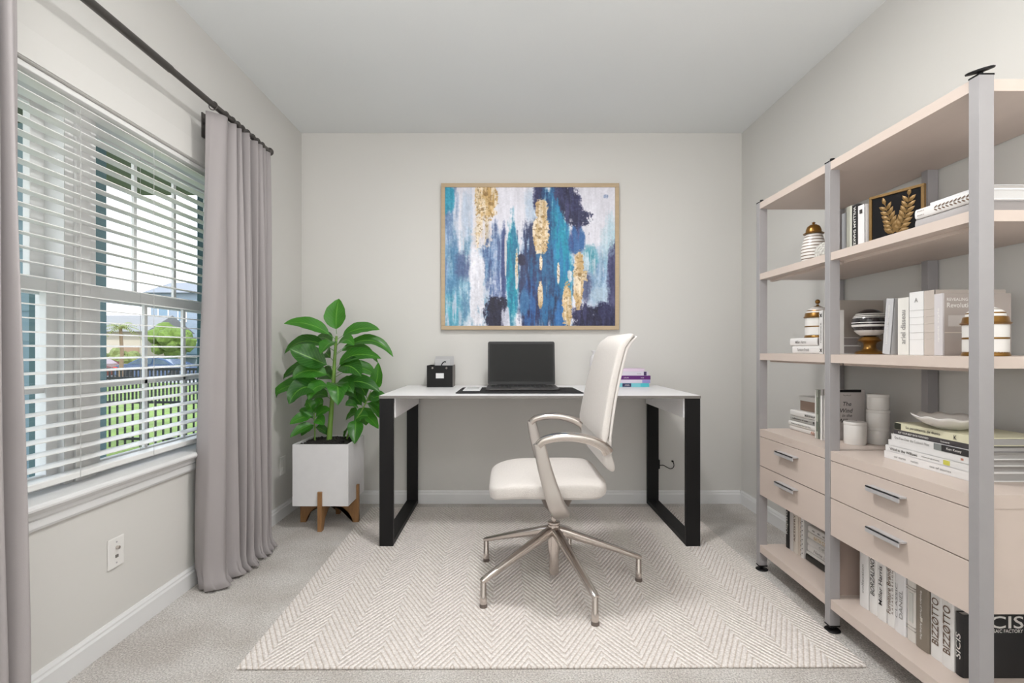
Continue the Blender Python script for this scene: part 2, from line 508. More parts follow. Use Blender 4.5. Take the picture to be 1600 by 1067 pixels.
def curtain(name, label, plan_top, plan_bot, m, puddle, ring_ids, zt=2.046):
    root = thing(name, label, 'curtain', (RX, (plan_top[0][1] + plan_top[-1][1]) / 2, 0), group='grey curtains at the window')
    A = spline([(*p, 0) for p in plan_top], 9); B = spline([(*p, 0) for p in plan_bot], 9)
    bm = NB(); rows = []
    nz = 46
    for k in range(nz + 1):
        t = k / nz
        z = zt * (1 - t) ** 1.0 if t < 1 else 0
        row = []
        for i, (a, b) in enumerate(zip(A, B)):
            q = a.lerp(b, min(1, t * 1.15) ** 0.9)
            # slow sway of the folds along the drop
            q = q + Vector((0.004 * math.sin(t * 5 + i * 0.35), 0.004 * math.sin(t * 7 + i * 0.2), 0))
            zz = z
            if z < 0.11 and puddle > 0:
                f = (0.11 - z) / 0.11
                bul = 0.5 + 0.5 * math.sin(i * 0.7 + 1.3)
                q = q + Vector((puddle * f * f * (0.35 + 0.65 * bul), -puddle * f * f * 0.45, 0))
                zz = max(0.006 + 0.010 * bul * f, z * (1 - 0.35 * f) + 0.012 * math.sin(i * 1.1) * f * (1 - f))
            row.append(bm.verts.new((q.x, q.y, max(zz, 0.005) + 0.0)))
        rows.append(row)
    for r0, r1 in zip(rows, rows[1:]):
        for i in range(len(r0) - 1):
            bm.faces.new((r0[i], r0[i + 1], r1[i + 1], r1[i]))
    o = lpart(root, 'cloth_panel', bm, m, smooth=True, recalc=False, angle=180)
    md = o.modifiers.new('sol', 'SOLIDIFY'); md.thickness = 0.0022; md.offset = 0
    for y in ring_ids:
        bm = NB(); pts = [(RX + 0.018 * math.cos(a), y, RZ - 0.004 + 0.018 * math.sin(a)) for a in [2 * PI * i / 20 for i in range(21)]]
        tube(bm, pts, 0.0022, 8)
        lpart(root, 'ring', bm, M_steel_dark, smooth=True)
    return root


# main curtain at the far side of the window; plan points are (X, Y)
pt = [(-1.292, 2.196), (-1.270, 2.205), (-1.246, 2.232), (-1.238, 2.272), (-1.262, 2.285), (-1.288, 2.292)]
pb = [(-1.336, 2.198), (-1.305, 2.172), (-1.262, 2.168), (-1.226, 2.205), (-1.232, 2.245), (-1.270, 2.270)]
y = 2.31; k = 0
folds = [0.048, 0.040, 0.036, 0.046, 0.040, 0.048, 0.040]
for f in folds:
    a = 0.026 + 0.006 * (k % 3)
    pt += [(-1.266 + a, y + f * 0.30), (-1.266 + a * 0.9, y + f * 0.62), (-1.266 - a * 0.9, y + f)]
    pb += [(-1.262 + a * 1.5, y + f * 0.22 - 0.012), (-1.262 + a * 1.5, y + f * 0.62 - 0.010), (-1.268 - a * 1.3, y + f)]
    y += f + 0.004; k += 1
pt += [(-1.240, y + 0.012), (-1.232, y + 0.030)]
pb += [(-1.222, y + 0.005), (-1.225, y + 0.022)]
curtain('curtain', 'long grey curtain bunched in folds, pooling on the carpet beside the planter', pt, pb, M_silk, 0.045,
        [2.20, 2.29, 2.345, 2.39, 2.43, 2.48, 2.53, 2.58, 2.63])
pt, pb = [], []
y = 1.294; k = 0
pt = [(-1.262, 1.294)]; pb = [(-1.250, 1.318)]
for f in [0.045, 0.05, 0.045, 0.05, 0.045, 0.05, 0.05]:
    a = 0.028
    pt += [(-1.262 + a, y - f * 0.30), (-1.262 + a, y - f * 0.60), (-1.262 - a, y - f)]
    pb += [(-1.250 + a, y - f * 0.30 + 0.025), (-1.250 + a, y - f * 0.60 + 0.02), (-1.250 - a, y - f + 0.02)]
    y -= f + 0.006
curtain('curtain', 'grey curtain at the left edge, its side hem beside the near end of the blind', pt, pb, M_silk2, 0.02,
        [1.28, 1.23, 1.18, 1.13, 1.08])

# ------------------------------------------------------------------ wall sockets
def plate(name, label, y0, y1, z0, z1, jacks, left=True):
    r = thing(name, label, 'wall plate', (XL, (y0 + y1) / 2, (z0 + z1) / 2))
    bm = NB(); box(bm, XL, XL + 0.006, y0, y1, z0, z1); lpart(r, 'cover_plate', bm, mat('plate_white', (232, 230, 227), 0.4), bevel=0.0025)
    zc, yc = (z0 + z1) / 2, (y0 + y1) / 2
    if jacks == 'coax':
        bm = NB(); tube(bm, [(XL + 0.005, yc, zc + 0.017), (XL + 0.016, yc, zc + 0.017)], 0.0055, 12); lpart(r, 'coax_jack', bm, M_chrome, smooth=True)
        bm = NB(); box(bm, XL + 0.005, XL + 0.0085, yc - 0.006, yc + 0.006, zc - 0.018, zc - 0.008); lpart(r, 'phone_jack', bm, mat('jack_grey', (120, 116, 112), 0.5))
        for dz in (0.036, -0.036):
            bm = NB(); tube(bm, [(XL + 0.005, yc, zc + dz), (XL + 0.0072, yc, zc + dz)], 0.0028, 10); lpart(r, 'screw', bm, M_handle)
    else:
        for dz in (0.02, -0.02):
            bm = NB(); box(bm, XL + 0.005, XL + 0.008, yc - 0.015, yc + 0.015, zc + dz - 0.013, zc + dz + 0.013)
            lpart(r, 'socket_face', bm, mat('plate_white', (232, 230, 227), 0.4), bevel=0.002)


plate('media_outlet', 'white wall plate with coax and phone jacks below the window', 1.748, 1.821, 0.264, 0.368, 'coax')
plate('wall_outlet', 'white power outlet low on the wall behind the planter', 3.075, 3.150, 0.262, 0.372, 'power')

# flush ceiling fitting, behind the top edge of the photo
lamp = thing('ceiling_light', 'round white flush ceiling light over the rug', 'ceiling light', (0.12, 1.84, ZC))
bm = NB(); lathe(bm, [(0, 0), (0.15, 0), (0.15, -0.03), (0.14, -0.045), (0.134, -0.045), (0.134, -0.03), (0, -0.03)]); obj('lamp_ring', bm, M_white, lamp, smooth=True)
md_ = bpy.data.materials.new('lit_diffuser'); md_.use_nodes = True
md_.node_tree.nodes['Principled BSDF'].inputs['Emission Color'].default_value = (1, 0.97, 0.93, 1)
md_.node_tree.nodes['Principled BSDF'].inputs['Emission Strength'].default_value = 2.0
bm = NB(); lathe(bm, [(0, -0.052), (0.07, -0.050), (0.12, -0.045), (0.133, -0.036), (0.133, -0.031), (0, -0.031)]); obj('diffuser', bm, md_, lamp, smooth=True)

# ------------------------------------------------------------------ rug
bm = NB(); box(bm, -1.013, 1.004, -0.83, 0.83, 0, 0.009)
rg = obj('area_rug', bm, rug_mat(), bevel=0.003)
rg.location = (0.146, 2.466, 0.001); rg.rotation_euler = (0, 0, math.radians(0.35))
tag(rg, 'cream and beige chevron rug lying on the carpet under the desk', 'rug')
RT = 0.010

# ------------------------------------------------------------------ desk
desk = thing('desk', 'white topped desk on two black steel loop legs against the back wall', 'desk', (0.17, 3.01, 0))
DX0, DX1, DY0, DY1 = -0.657, 0.996, 2.63, 3.385
bm = NB(); box(bm, DX0, DX1, DY0 + 0.002, DY1, 0.770, 0.785); lpart(desk, 'tabletop', bm, mat('desk_white', (244, 243, 244), 0.35), bevel=0.001)
bm = NB(); box(bm, DX0, DX1, DY0 - 0.0005, DY0 + 0.0018, 0.770, 0.7842); lpart(desk, 'edge_band', bm, mat('edge_grey', (122, 118, 114), 0.5))
for x0, x1 in ((DX0 + 0.001, DX0 + 0.072), (DX1 - 0.074, DX1 - 0.001)):
    bm = NB()
    y0, y1, t = DY0 + 0.003, DY1 - 0.005, 0.025
    o_ = [(y0, RT), (y1, RT), (y1, 0.769), (y0, 0.769)]
    i_ = [(y0 + t, RT + t), (y1 - t, RT + t), (y1 - t, 0.769 - t), (y0 + t, 0.769 - t)]
    V = [[bm.verts.new((x, a, b)) for a, b in loop] for x in (x0, x1) for loop in (o_, i_)]
    for k in range(4):
        j = (k + 1) % 4
        bm.faces.new((V[0][k], V[0][j], V[1][j], V[1][k])); bm.faces.new((V[2][k], V[3][k], V[3][j], V[2][j]))
        bm.faces.new((V[0][k], V[2][k], V[2][j], V[0][j])); bm.faces.new((V[1][k], V[1][j], V[3][j], V[3][k]))
    lpart(desk, 'loop_leg', bm, M_black, bevel=0.001)
for x0 in (DX0 + 0.073, DX1 - 0.081):
    bm = NB(); box(bm, x0, x0 + 0.007, DY0 + 0.028, DY1 - 0.01, 0.668, 0.770)
    lpart(desk, 'side_apron', bm, mat('desk_white', (232, 231, 232), 0.35))
for x0 in (DX0 + 0.081, DX1 - 0.084):
    bm = NB(); box(bm, x0, x0 + 0.003, DY1 - 0.03, DY1 - 0.026, 0.735, 0.769); lpart(desk, 'mounting_tab', bm, M_black)

DT = 0.785
bm = NB()
pts2 = [(-0.278, 2.748), (0.416, 2.748), (0.405, 3.165), (-0.272, 3.165)]
loopv = []
for (x, y_), (sx_, sy_) in zip(pts2, ((1, 1), (-1, 1), (-1, -1), (1, -1))):
    r = 0.02
    cx_, cy_ = x + sx_ * r, y_ + sy_ * r
    a0 = {(1, 1): PI, (-1, 1): 1.5 * PI, (-1, -1): 0, (1, -1): 0.5 * PI}[(sx_, sy_)]
    for k in range(6):
        a = a0 + k / 5 * PI / 2
        loopv.append((cx_ + r * math.cos(a), cy_ + r * math.sin(a)))
b0 = [bm.verts.new((x, y_, DT + 0.0002)) for x, y_ in loopv]; b1 = [bm.verts.new((x, y_, DT + 0.003)) for x, y_ in loopv]
bm.faces.new(b0); bm.faces.new(b1)
for i in range(len(b0)): bm.faces.new((b0[i], b0[(i + 1) % len(b0)], b1[(i + 1) % len(b0)], b1[i]))
tag(obj('desk_mat', bm, mat('mat_black', (26, 25, 27), 0.9, bump=0.2, bscale=500)), 'black rectangular desk mat lying under the laptop', 'desk mat')

# laptop
LZ = DT + 0.0035
lap = thing('laptop', 'open dark grey laptop with a black screen on the desk mat', 'laptop', (0.09, 3.02, LZ))
M_lap = mat('laptop_shell', (78, 76, 76), 0.42, 0.5)


def rslab(bm, x0, x1, y0, y1, z0, z1, r=0.012, M=None):
    loop = []
    for cx_, cy_, a0 in ((x0 + r, y0 + r, PI), (x1 - r, y0 + r, 1.5 * PI), (x1 - r, y1 - r, 0), (x0 + r, y1 - r, 0.5 * PI)):
        for k in range(5):
            a = a0 + k / 4 * PI / 2
            loop.append((cx_ + r * math.cos(a), cy_ + r * math.sin(a)))
    A = [bm.verts.new((x, y_, z0)) for x, y_ in loop]; B = [bm.verts.new((x, y_, z1)) for x, y_ in loop]
    if M is not None:
        for v in A + B: v.co = M @ v.co
    bm.faces.new(A); bm.faces.new(B)
    for i in range(len(A)): bm.faces.new((A[i], A[(i + 1) % len(A)], B[(i + 1) % len(A)], B[i]))


bm = NB(); rslab(bm, -0.2085, 0.2085, -0.14, 0.145, 0.003, 0.014); obj('base', bm, M_lap, lap, bevel=0.0015)
for x in (-0.18, 0.18):
    for y_ in (-0.12, 0.12):
        bm = NB(); box(bm, x - 0.012, x + 0.012, y_ - 0.006, y_ + 0.006, 0, 0.003); obj('rubber_foot', bm, M_black, lap)
bm = NB()
for r_ in range(5):
    for c_ in range(14):
        x = -0.182 + c_ * 0.0262; y_ = 0.108 - r_ * 0.027
        if r_ == 4 and 4 <= c_ <= 8: continue
        box(bm, x, x + 0.0225, y_ - 0.011, y_ + 0.011, 0.014, 0.0165)
box(bm, -0.077, 0.052, -0.011, 0.011, 0.014, 0.0165)
obj('keyboard', bm, mat('key_black', (30, 30, 31), 0.5), lap, bevel=0.0008)
bm = NB(); rslab(bm, -0.065, 0.065, -0.125, -0.035, 0.014, 0.0146, 0.004); obj('trackpad', bm, mat('trackpad', (88, 86, 86), 0.3), lap)
lid = bpy.data.objects.new('lid', None); C.objects.link(lid); lid.parent = lap; lid.location = (0, 0.140, 0.015); lid.rotation_euler = (math.radians(90 - 9), 0, 0)
bm = NB(); rslab(bm, -0.2085, 0.2085, 0.0, 0.272, -0.007, 0.0, 0.012); obj('lid_shell', bm, M_lap, lid, bevel=0.001)
bm = NB(); rslab(bm, -0.205, 0.205, 0.004, 0.2685, 0.0, 0.0012, 0.010); obj('screen_bezel', bm, mat('bezel_black', (17, 17, 18), 0.5), lid)
bm = NB(); rslab(bm, -0.196, 0.196, 0.020, 0.256, 0.0012, 0.0018, 0.003); obj('display', bm, mat('display_off', (22, 22, 21), 0.7, bump=0.15, bscale=900), lid)
bm = NB(); tube(bm, [(-0.15, 0.143, 0.014), (0.15, 0.143, 0.014)], 0.006, 10); obj('hinge', bm, M_black, lap, smooth=True)

# notepad on the mat
nt = thing('notepad', 'small white ruled notepad on the mat left of the laptop', 'notepad', (-0.2, 2.99, DT + 0.003))
bm = NB(); box(bm, -0.048, 0.048, -0.115, 0.11, 0.0003, 0.005); obj('paper', bm, mat('paper_white', (226, 226, 226), 0.8), nt, bevel=0.001)
bm = NB()
for k in range(6): box(bm, -0.036, 0.036, 0.02 + k * 0.013, 0.024 + k * 0.013, 0.005, 0.0054)
obj('ruled_lines', bm, M_inkgrey, nt)

# file box
fb = thing('storage_box', 'black storage box with white label and papers on the desk', 'storage box', (-0.422, 3.30, DT))
bx0, bx1, by0, by1, bh = -0.0805, 0.0805, -0.085, 0.085, 0.137
bm = NB()
box(bm, bx0, bx1, by0, by0 + 0.003, 0.001, bh); box(bm, bx0, bx1, by1 - 0.003, by1, 0.001, bh)
box(bm, bx0, bx0 + 0.003, by0 + .003, by1 - .003, 0.001, bh); box(bm, bx0, bx1, by0, by1, 0, 0.003)
obj('front_shell', bm, mat('box_black', (28, 27, 27), 0.7, spec=0.3), fb)
bm = NB(); box(bm, bx1 - 0.003, bx1, by0 + 0.003, by1 - 0.003, 0.001, bh); o = obj('side_panel', bm, mat('box_side_grey', (128, 122, 118), 0.6), fb); o['label'] = 'grey side panel'
bm = NB(); box(bm, -0.024, 0.026, by0 - 0.001, by0, 0.056, 0.088); o = obj('label_card', bm, mat('paper_white', (226, 226, 226), 0.8), fb); o['label'] = 'white label card'
for x in (-0.046, 0.043):
    bm = NB()
    pts = [(x + 0.0045 * math.cos(a), by0 - 0.001, 0.121 + 0.0045 * math.sin(a)) for a in [2 * PI * i / 14 for i in range(15)]]
    tube(bm, pts, 0.0013, 6); obj('eyelet', bm, M_chrome, fb, smooth=True)
bm = NB(); tube(bm, spline([(0.0, -0.05, 0.12), (0.012, -0.05, 0.148), (0.028, -0.05, 0.160), (0.034, -0.05, 0.155)], 5), 0.0035, 8); obj('pull_strap', bm, M_black, fb, smooth=True)
for (lab, x0, x1, y_, h, a) in (('grey sheet of paper leaning in the storage box', -0.046, 0.085, 0.055, 0.193, 0.00), ('lighter paper sheet in front in the storage box', -0.048, 0.05, 0.035, 0.176, 0.14)):
    bm = NB(); box(bm, x0 if x0 > -0.075 else x0, min(x1, 0.074), y_, y_ + 0.002, 0.006, h, Matrix.Rotation(0.0, 4, 'Y'))
    o = obj('paper_sheet', bm, mat('sheet_grey' if a == 0 else 'sheet_light', (196, 195, 196) if a == 0 else (206, 205, 206), 0.8)); o.location = (-0.422, 3.30, DT)
    tag(o, lab, 'paper', 'papers in the storage box')

# vase
bm = NB()
lathe(bm, [(0, 0), (0.024, 0), (0.027, 0.004), (0.030, 0.03), (0.034, 0.08), (0.0375, 0.13), (0.0385, 0.165), (0.036, 0.185), (0.028, 0.197), (0.022, 0.203),
           (0.0215, 0.214), (0.024, 0.219), (0.031, 0.230), (0.029, 0.232), (0.021, 0.222), (0.018, 0.205), (0.018, 0.19), (0, 0.19)], n=32)
v = obj('vase', bm, mat('vase_white', (226, 223, 224), 0.35, var=0.02, vscale=30), smooth=True); v.location = (0.567, 3.26, DT)
tag(v, 'slim white ceramic vase with a flared lip behind the chair back', 'vase')


# ------------------------------------------------------------------ books
def book(label, group, origin, T, D, H, col, lie=False, texts=(), rounded=True, yaw=0.0, lean=0.0, pagecol=(196, 191, 186), roughc=0.45, bands=(), name='book', cover_text=()):
    """local frame: x thickness (viewer's right), y depth away from the spine, z along the spine.
    standing: spine at the world X, first face at the far world Y. lying: spine runs towards the camera, origin at its top far end"""
    r = thing(name, label, 'book', (0, 0, 0), group=group)
    if lie:
        M = Matrix(((0, 1, 0, 0), (0, 0, -1, 0), (-1, 0, 0, 0), (0, 0, 0, 1)))
    else:
        M = Matrix(((0, 1, 0, 0), (-1, 0, 0, 0), (0, 0, 1, 0), (0, 0, 0, 1)))
    R = Matrix.Rotation(yaw, 4, 'Z') @ Matrix.Rotation(lean, 4, 'X')
    r.matrix_world = Matrix.Translation(origin) @ R @ M
    cm = mat('cover_%d_%d_%d' % tuple(col), col, roughc, bump=0.03, bscale=300)
    ct = min(0.0025, T * 0.12)
    bm = NB()
    g = 0.004
    box(bm, 0, ct, 0.004, D, 0, H); box(bm, T - ct, T, 0.004, D, 0, H)
    # spine shell, arched
    n = 8; bulge = min(0.005, T * 0.16) if rounded else 0.0
    A, B = [], []
    for i in range(n + 1):
        u = i / n; x = u * T; yy = 0.004 - bulge * 0 - (0.004) * (1 - (2 * u - 1) ** 2) ** 0.5 * (1 if rounded else 0)
        if not rounded: yy = 0.0
        A.append((x, yy)); B.append((min(max(x, ct), T - ct), yy + 0.003 if rounded else 0.003))
    for i in range(n):
        vs = [bm.verts.new((p[0], p[1], z)) for z in (0, H) for p in (A[i], A[i + 1], B[i + 1], B[i])]
        bm.faces.new((vs[0], vs[1], vs[5], vs[4])); bm.faces.new((vs[3], vs[2], vs[6], vs[7]))
        bm.faces.new((vs[0], vs[3], vs[2], vs[1])); bm.faces.new((vs[4], vs[5], vs[6], vs[7]))
    obj('cover', bm, cm, r, smooth=True, angle=25)
    pm = mat('pages_%d_%d_%d' % tuple(pagecol), pagecol, 0.9, bump=0.5, bscale=40, stretch=(70, 1, 1))
    bm = NB(); box(bm, ct, T - ct, 0.005, D - g, g * 0.6, H - g * 0.6); obj('pages', bm, pm, r)
    for bnd in bands:   # (z0, z1, color[, x0, x1])
        x0, x1 = (bnd[3], bnd[4]) if len(bnd) > 3 else (0.001, T - 0.001)
        bm = NB(); box(bm, x0, x1, -0.0009, 0.0035, bnd[0], bnd[1])
        obj('spine_band', bm, mat('band_%d_%d_%d' % tuple(bnd[2]), bnd[2], 0.5), r)
    for tx in texts:    # (string, zc, length, height, material, direction[, xc, shear])
        s, zc, ln, hh, mm, dr = tx[:6]
        xc = tx[6] if len(tx) > 6 else T / 2
        sh = tx[7] if len(tx) > 7 else 0
        rt, upv = ((0, 0, 1), (-1, 0, 0)) if dr == 'up' else ((0, 0, -1), (1, 0, 0)) if dr == 'down' else ((1, 0, 0), (0, 0, 1))
        text(s, r, (xc, -0.0012, zc), rt, upv, hh, ln, mm, 'spine_title', sh, 0.01)
    for tx in cover_text:   # on the near cover (x = T plane): (string, y centre, z centre, width, height, material, shear)
        s, yc, zc, ln, hh, mm = tx[:6]
        sh = tx[6] if len(tx) > 6 else 0
        text(s, r, (T + 0.0006, yc, zc), (0, 1, 0), (0, 0, 1), hh, ln, mm, 'cover_title', sh, 0.01)
    return r


def lying(label, group, X, Yfar, z0, T, D, H, col, **k):
    return book(label, group, (X, Yfar, z0 + T), T, D, H, col, lie=True, **k)


# books on the desk (spines face the camera)
def deskbook(label, x0, x1, z0, T, D, col, y0=3.235, bands=(), texts=()):
    r = thing('book', label, 'book', (x0, y0, z0), group='purple and teal books on the desk')
    Wd = x1 - x0
    cm = mat('cover_%d_%d_%d' % tuple(col), col, 0.45)
    bm = NB(); box(bm, 0, Wd, 0.002, D, 0, 0.002); box(bm, 0, Wd, 0.002, D, T - 0.002, T); box(bm, 0, Wd, 0, 0.003, 0, T)
    obj('cover', bm, cm, r, bevel=0.0008)
    bm = NB(); box(bm, 0.003, Wd - 0.003, 0.003, D - 0.003, 0.002, T - 0.002); obj('pages', bm, M_pages, r)
    for (a, b, c) in bands:
        bm = NB(); box(bm, a, b, -0.0008, 0.001, 0.001, T - 0.001); obj('spine_band', bm, mat('band_%d_%d_%d' % tuple(c), c, 0.5), r)
    for (s, xc, ln, hh, mm) in texts:
        text(s, r, (xc, -0.0012, T / 2), (1, 0, 0), (0, 0, 1), hh, ln, mm, 'spine_title')


zz = DT
for (lab, x0, x1, T, D, col, bands, txs) in (
        ('teal and navy book, lowest of the stack behind the chair', 0.70, 0.900, 0.024, 0.135, (120, 196, 206), [(0.03, 0.085, (44, 40, 84)), (0.145, 0.196, (74, 186, 198))], [('ARIA', 0.06, 0.03, 0.008, M_inkwhite)]),
        ('white book with a lilac spine end, second from the desktop', 0.70, 0.906, 0.022, 0.13, (216, 206, 222), [(0.155, 0.205, (150, 140, 200))], []),
        ('deep purple book in the middle of the desk stack', 0.70, 0.908, 0.025, 0.13, (92, 26, 110), [], [('LILA', 0.055, 0.03, 0.007, M_inkwhite), ('vol', 0.155, 0.02, 0.006, M_inkwhite)]),
        ('pale lilac book with a dark dot on the purple book', 0.70, 0.895, 0.026, 0.125, (212, 206, 218), [(0.165, 0.182, (66, 50, 90))], [('mode', 0.135, 0.025, 0.008, M_inkgrey)]),
        ('thin pink book on top of the desk stack', 0.71, 0.870, 0.018, 0.12, (220, 200, 220), [], [])):
    deskbook(lab, x0, x1, zz, T, D, col, bands=bands, texts=txs); zz += T + 0.0003

# ------------------------------------------------------------------ painting
PX0, PX1, PZ0, PZ1 = -0.433, 0.739, 1.152, 2.117
pic = thing('framed_painting', 'framed abstract painting in blue, teal, white and gold on the back wall', 'painting', (0.153, YB, 1.63))
M_frame = mat('pale_oak_frame', (186, 164, 134), 0.5, var=0.06, vscale=12, stretch=(1, 1, 8))
fw = 0.026
bm = NB()
y0, y1 = YB - 0.036, YB - 0.001
box(bm, PX0, PX1, y0, y1, PZ1 - fw, PZ1); box(bm, PX0, PX1, y0, y1, PZ0, PZ0 + fw)
box(bm, PX0, PX0 + fw, y0, y1, PZ0 + fw, PZ1 - fw); box(bm, PX1 - fw, PX1, y0, y1, PZ0 + fw, PZ1 - fw)
lpart(pic, 'frame', bm, M_frame, bevel=0.002)


def paint_canvas():
    W, H = 440, 360
    rng = np.random.RandomState(11)

    def noise(fx, fy, seed, octs=4):
        r = np.random.RandomState(seed); out = np.zeros((H, W)); amp = 1; tot = 0
        for o in range(octs):
            nx, ny = int(fx * 2 ** o) + 2, int(fy * 2 ** o) + 2
            g = r.rand(ny + 1, nx + 1)
            X = np.linspace(0, nx - 1e-3, W); Y = np.linspace(0, ny - 1e-3, H)
            xi, yi = X.astype(int), Y.astype(int); tx, ty = X - xi, Y - yi
            tx = tx * tx * (3 - 2 * tx); ty = ty * ty * (3 - 2 * ty)
            a = g[np.ix_(yi, xi)]; b = g[np.ix_(yi, xi + 1)]; c = g[np.ix_(yi + 1, xi)]; d = g[np.ix_(yi + 1, xi + 1)]
            out += amp * ((a * (1 - tx) + b * tx) * (1 - ty)[:, None] + (c * (1 - tx) + d * tx) * ty[:, None]); tot += amp; amp *= 0.6
        return out / tot
    u, v = np.meshgrid(np.linspace(0, 1, W), np.linspace(0, 1, H))
    streak = noise(60, 4, 1, 3); blot = noise(12, 10, 2, 5); fine = noise(110, 90, 3, 2); drag = noise(26, 3, 4, 4)
    img = np.ones((H, W, 3)) * np.array([222, 221, 231.0])
    img += ((streak - 0.5) * 26 + (fine - 0.5) * 18)[..., None]
    seed = [20]

    def blob(u0, u1, v0, v1, col, strength=1.0, soft=0.18, rag=0.5, st=0.4, col2=None, tilt=0.0):
        seed[0] += 1
        n1 = (noise(30, 24, seed[0], 4) - 0.5) * 0.75 + (noise(120, 100, seed[0] + 900, 2) - 0.5) * 0.45; n2 = noise(55, 5, seed[0] + 500, 3) - 0.5
        cu, cv, hu, hv = (u0 + u1) / 2, (v0 + v1) / 2, (u1 - u0) / 2, (v1 - v0) / 2
        uu = u - tilt * (v - cv)
        d = np.maximum(np.abs(uu - cu) / hu, 0) ** 2.4 + (np.abs(v - cv) / hv) ** 2.4
        f = 1.0 - d + n1 * rag * 3.2 + n2 * st * 3.2
        a = np.clip(f / soft * 0.5 + 0.5, 0, 1) * strength
        c = np.array(col, float)[None, None, :] * np.ones((H, W, 1))
        if col2 is not None:
            t = np.clip((n2 * 2.5 + n1) * 1.6 + 0.5, 0, 1)[..., None]
            c = c * (1 - t) + np.array(col2, float) * t
        c = c + ((streak - 0.5) * 40 + (fine - 0.5) * 30)[..., None]
        img[:] = img * (1 - a[..., None]) + c * a[..., None]
    blob(-.05, .07, -.1, 1.1, (120, 160, 198), .75, .9, .4, .6, (70, 110, 160))
    blob(-.03, .05, -.05, .18, (40, 150, 178), .9, .4)
    blob(.10, .16, .0, .45, (168, 190, 214), .6, .9, .4, .9)
    blob(-.02, .28, .42, 1.05, (92, 158, 186), .75, 1.0, .6, 1.0, (60, 120, 160))
    blob(-.02, .10, .75, 1.05, (70, 170, 188), .8, .8, .5, .8, (190, 205, 220))
    blob(.06, .15, .48, .66, (72, 84, 128), .75, .9, .6, .6)
    blob(.21, .36, .28, .72, (92, 128, 176), .85, .7, .5, .9, (52, 74, 122))
    blob(.14, .235, .42, 1.04, (226, 224, 232), .95, .5, .5, .5)
    blob(.24, .36, .62, .86, (78, 102, 158), .8, .8, .5, .8, (200, 206, 222))
    blob(.235, .375, .78, 1.05, (22, 22, 50), 1, .3, .6, .4)
    blob(.33, .40, .86, 1.05, (206, 208, 222), .9, .5, .5, .7)
    blob(.33, .36, .30, .8, (50, 66, 116), .9, .5, .4, .6)
    blob(.43, .62, .30, 1.05, (46, 92, 140), .95, .5, .4, .8, (32, 44, 84))
    blob(.36, .43, .26, .98, (24, 150, 172), 1, .4, .3, .6, (30, 116, 150))
    blob(.47, .56, .60, 1.05, (30, 34, 78), .95, .5, .3, .8, (40, 90, 150))
    blob(.42, .50, .74, .90, (60, 120, 170), .8, .5, .4, .9)
    blob(.43, .47, .48, .56, (24, 24, 56), 1, .4, .4)
    blob(.46, .54, .0, .24, (150, 180, 206), .5, .9, .6, .9)
    blob(.515, .585, -.05, .20, (36, 40, 82), 1, .4, .5, .3)
    blob(.565, .73, -.08, 1.05, (38, 108, 150), 1, .4, .35, .8, (28, 66, 112), tilt=0.05)
    blob(.635, .745, .08, .82, (26, 148, 176), 1, .5, .35, .7, (36, 120, 170), tilt=0.08)
    blob(.665, .80, -.1, .32, (32, 34, 66), 1, .3, .6, .4, (54, 56, 96), tilt=0.28)
    blob(.76, .87, .17, .26, (40, 42, 78), .9, .3, 1.4, .3)
    blob(.72, .82, .30, .48, (62, 66, 118), .9, .5, .5, .6, (40, 90, 150))
    blob(.50, .62, .46, .72, (40, 50, 92), .95, .5, .4, .6, (40, 96, 140))
    blob(.56, .68, .72, 1.05, (30, 44, 80), .95, .6, .4, .8, (34, 100, 150))
    blob(.64, .72, .80, 1.05, (44, 110, 176), .9, .5, .4, .7)
    blob(.80, 1.02, .46, .86, (84, 128, 172), .85, .9, .6, .9, (150, 180, 206))
    blob(.81, .90, .42, .62, (70, 150, 168), .85, .6, .7, .5, (190, 210, 220))
    blob(.93, 1.03, .2, .6, (150, 196, 210), .6, .9, .5, .8)
    blob(.86, 1.0, .72, .86, (186, 206, 222), .8, .5, .9, .4)
    blob(.955, 1.04, .44, 1.05, (60, 58, 98), .9, .5, .5, .4)
    blob(.74, 1.04, .84, 1.08, (26, 26, 58), 1, .35, .5, .5, (44, 44, 84))
    blob(.79, .86, .62, .82, (70, 76, 112), .8, .6, .7, .4)
    # gold leaf
    g1, g2 = (228, 212, 186), (196, 168, 126)
    blob(.175, .305, -.06, .24, g1, 1, .2, .5, .1, (196, 160, 100))
    blob(.16, .27, .20, .44, g1, .85, .35, .8, .2, (222, 214, 216))
    blob(.535, .605, .08, .24, g1, 1, .15, .6, .05, g2)
    blob(.515, .615, .20, .44, g1, 1, .15, .5, .05, (206, 176, 130))
    blob(.53, .60, .40, .48, g1, 1, .15, .8, .05, g2)
    blob(.555, .572, .49, .60, (228, 214, 190), 1, .2, .4, .1)
    blob(.545, .575, .67, .87, g1, 1, .2, .5, .1, g2)
    blob(.412, .430, .44, .74, g1, .95, .3, .5, .3, (220, 216, 220))
    blob(.35, .362, .36, .66, (224, 214, 210), .8, .3, .5, .4)
    blob(.658, .675, .54, .70, (230, 222, 208), 1, .2, .4, .1)
    blob(.755, .815, .46, .88, g1, 1, .15, .5, .05, (200, 168, 120))
    blob(.72, .75, .60, .68, (216, 214, 216), .9, .3, .9, .1)
    blob(.69, .745, .70, 1.0, g1, 1, .15, .7, .1, (196, 164, 112))
    blob(.80, .84, .60, .68, (226, 206, 172), .9, .2, 1., .1)
    gold = (img[..., 0] > 178) & (img[..., 0] - img[..., 2] > 16)
    sp1 = noise(95, 80, 771, 3); sp2 = noise(40, 34, 772, 3)
    f1 = np.clip((sp1 - 0.60) * 12, 0, 1) * gold * 0.75; f2 = np.clip((sp2 - 0.56) * 9, 0, 1) * gold * 0.5
